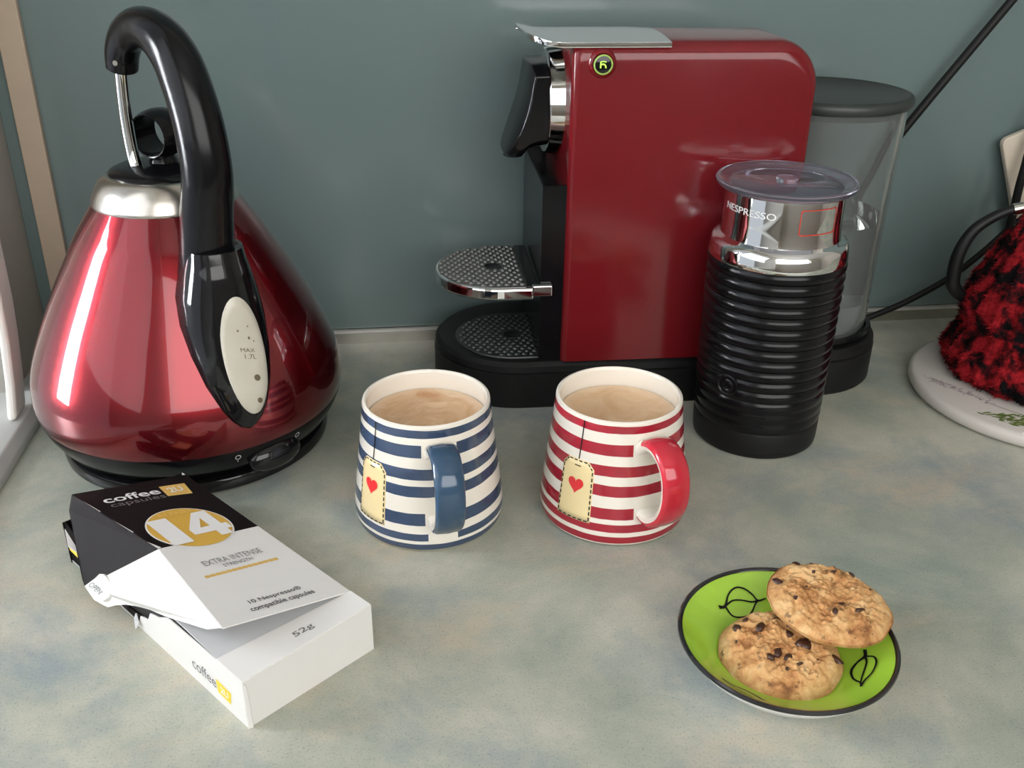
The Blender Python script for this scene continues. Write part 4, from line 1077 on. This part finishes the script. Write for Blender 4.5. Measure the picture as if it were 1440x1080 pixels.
def cosy_pt(a, k, extra=0.0):
    z = interp(k, [i / 13 for i in range(14)], CPz); r = interp(k, [i / 13 for i in range(14)], CPr)
    rib_ = 0.0012 * sin(a * 26)
    nn = 0.0045 * noise.noise(Vector((cos(a) * r, sin(a) * r, z)) * 48) + 0.0022 * noise.noise(Vector((cos(a) * r, sin(a) * r, z)) * 130)
    rr = max(0.0, r + (rib_ + nn if r > 0.01 else 0) + extra)
    return Vector((rr * cos(a), rr * sin(a), z + (extra * 0.5 if r < 0.04 else 0)))
V, F = [], []
NK, NC = 52, 160
for k in range(NK + 1):
    for i in range(NC):
        V.append(cosy_pt(2 * pi * i / NC, k / NK))
for k in range(NK):
    for i in range(NC):
        j = (i + 1) % NC
        F.append((k * NC + i, k * NC + j, (k + 1) * NC + j, (k + 1) * NC + i))
obj('knitted_cover', V, F, 'yarn', cs, angle=180)
V, F = [], []
rng = random.Random(3)
for _ in range(26000):
    k = rng.random() ** 1.15 * 0.97; a = rng.uniform(0, 2 * pi)
    p = cosy_pt(a, k)
    d = (Vector((cos(a), sin(a), 0.35)) + Vector((rng.uniform(-1, 1), rng.uniform(-1, 1), rng.uniform(-1, 1))) * 0.9).normalized()
    L = rng.uniform(0.0020, 0.0056); w = rng.uniform(0.0003, 0.0006)
    s = d.orthogonal().normalized(); s2 = d.cross(s)
    o_ = len(V)
    p = p - d * 0.0008
    V += [p + s * w, p - s * w * 0.5 + s2 * w, p - s * w * 0.5 - s2 * w, p + d * L + Vector((0, 0, -L * 0.2))]
    F += [(o_, o_ + 1, o_ + 3), (o_ + 1, o_ + 2, o_ + 3), (o_ + 2, o_, o_ + 3)]
obj('yarn_fuzz', V, F, 'yarn', cs, smooth=False, kind='stuff')

# ================================================================== BOARD AND CABLES AT THE WALL
bd_ = thing('cream_board', 'cream rounded board leaning on the splashback behind the tea cosy', 'board', (0.6145, 0.797, 0.0))
def rrect(w, h, r, n=6):
    pts = []
    for cx, cy, a0 in ((w / 2 - r, h / 2 - r, 0), (-w / 2 + r, h / 2 - r, pi / 2), (-w / 2 + r, -h / 2 + r, pi), (w / 2 - r, -h / 2 + r, 1.5 * pi)):
        pts += [(cx + r * cos(a0 + pi / 2 * i / n), cy + r * sin(a0 + pi / 2 * i / n)) for i in range(n + 1)]
    return pts
ra = radians(22)
bw, bh = 0.100, 0.182
zc = 0.1055
rr_ = [(x * cos(ra) - y * sin(ra), x * sin(ra) + y * cos(ra)) for x, y in rrect(bw, bh, 0.006)]
obj('board_slab', *prism(rr_, -0.003, 0.003, lambda x, z, y: (x + 0.0, y + 0.004 + (z) * 0.03, z + zc)), 'cream_plastic', bd_, bevel=0.0012, smooth=False)
cA = obj('power_cable', *tube([(0.60, 0.795, 0.41), (0.5124, 0.797, 0.2851), (0.4391, 0.797, 0.1806), (0.4230, 0.798, 0.1480), (0.4120, 0.800, 0.1190), (0.408, 0.801, 0.08), (0.412, 0.800, 0.03), (0.4150, 0.797, 0.0037), (0.385, 0.8055, 0.0037), (0.33, 0.8060, 0.0037)], 0.0036, 14, 8), 'black_rubber')
tag(cA, 'thick black cable rising behind the clear water tank', 'cable')
cB = obj('power_cable', *tube([(0.4160, 0.7830, 0.0075), (0.4258, 0.7840, 0.0140), (0.4641, 0.7850, 0.0290), (0.5037, 0.7850, 0.0520), (0.530, 0.785, 0.075), (0.555, 0.786, 0.100), (0.5850, 0.786, 0.125)], 0.0028, 12, 8), 'black_rubber')
tag(cB, 'thin black cable along the splashback foot towards the cosy', 'cable')
cC = obj('power_cable', *tube([(0.5470, 0.779, 0.075), (0.5485, 0.782, 0.0950), (0.5498, 0.784, 0.1170), (0.5502, 0.785, 0.1310), (0.5515, 0.786, 0.1480), (0.556, 0.789, 0.18), (0.575, 0.795, 0.24), (0.61, 0.800, 0.34)], 0.0036, 12, 6), 'black_rubber')
tag(cC, 'black cable rising in front of the cream board', 'cable')
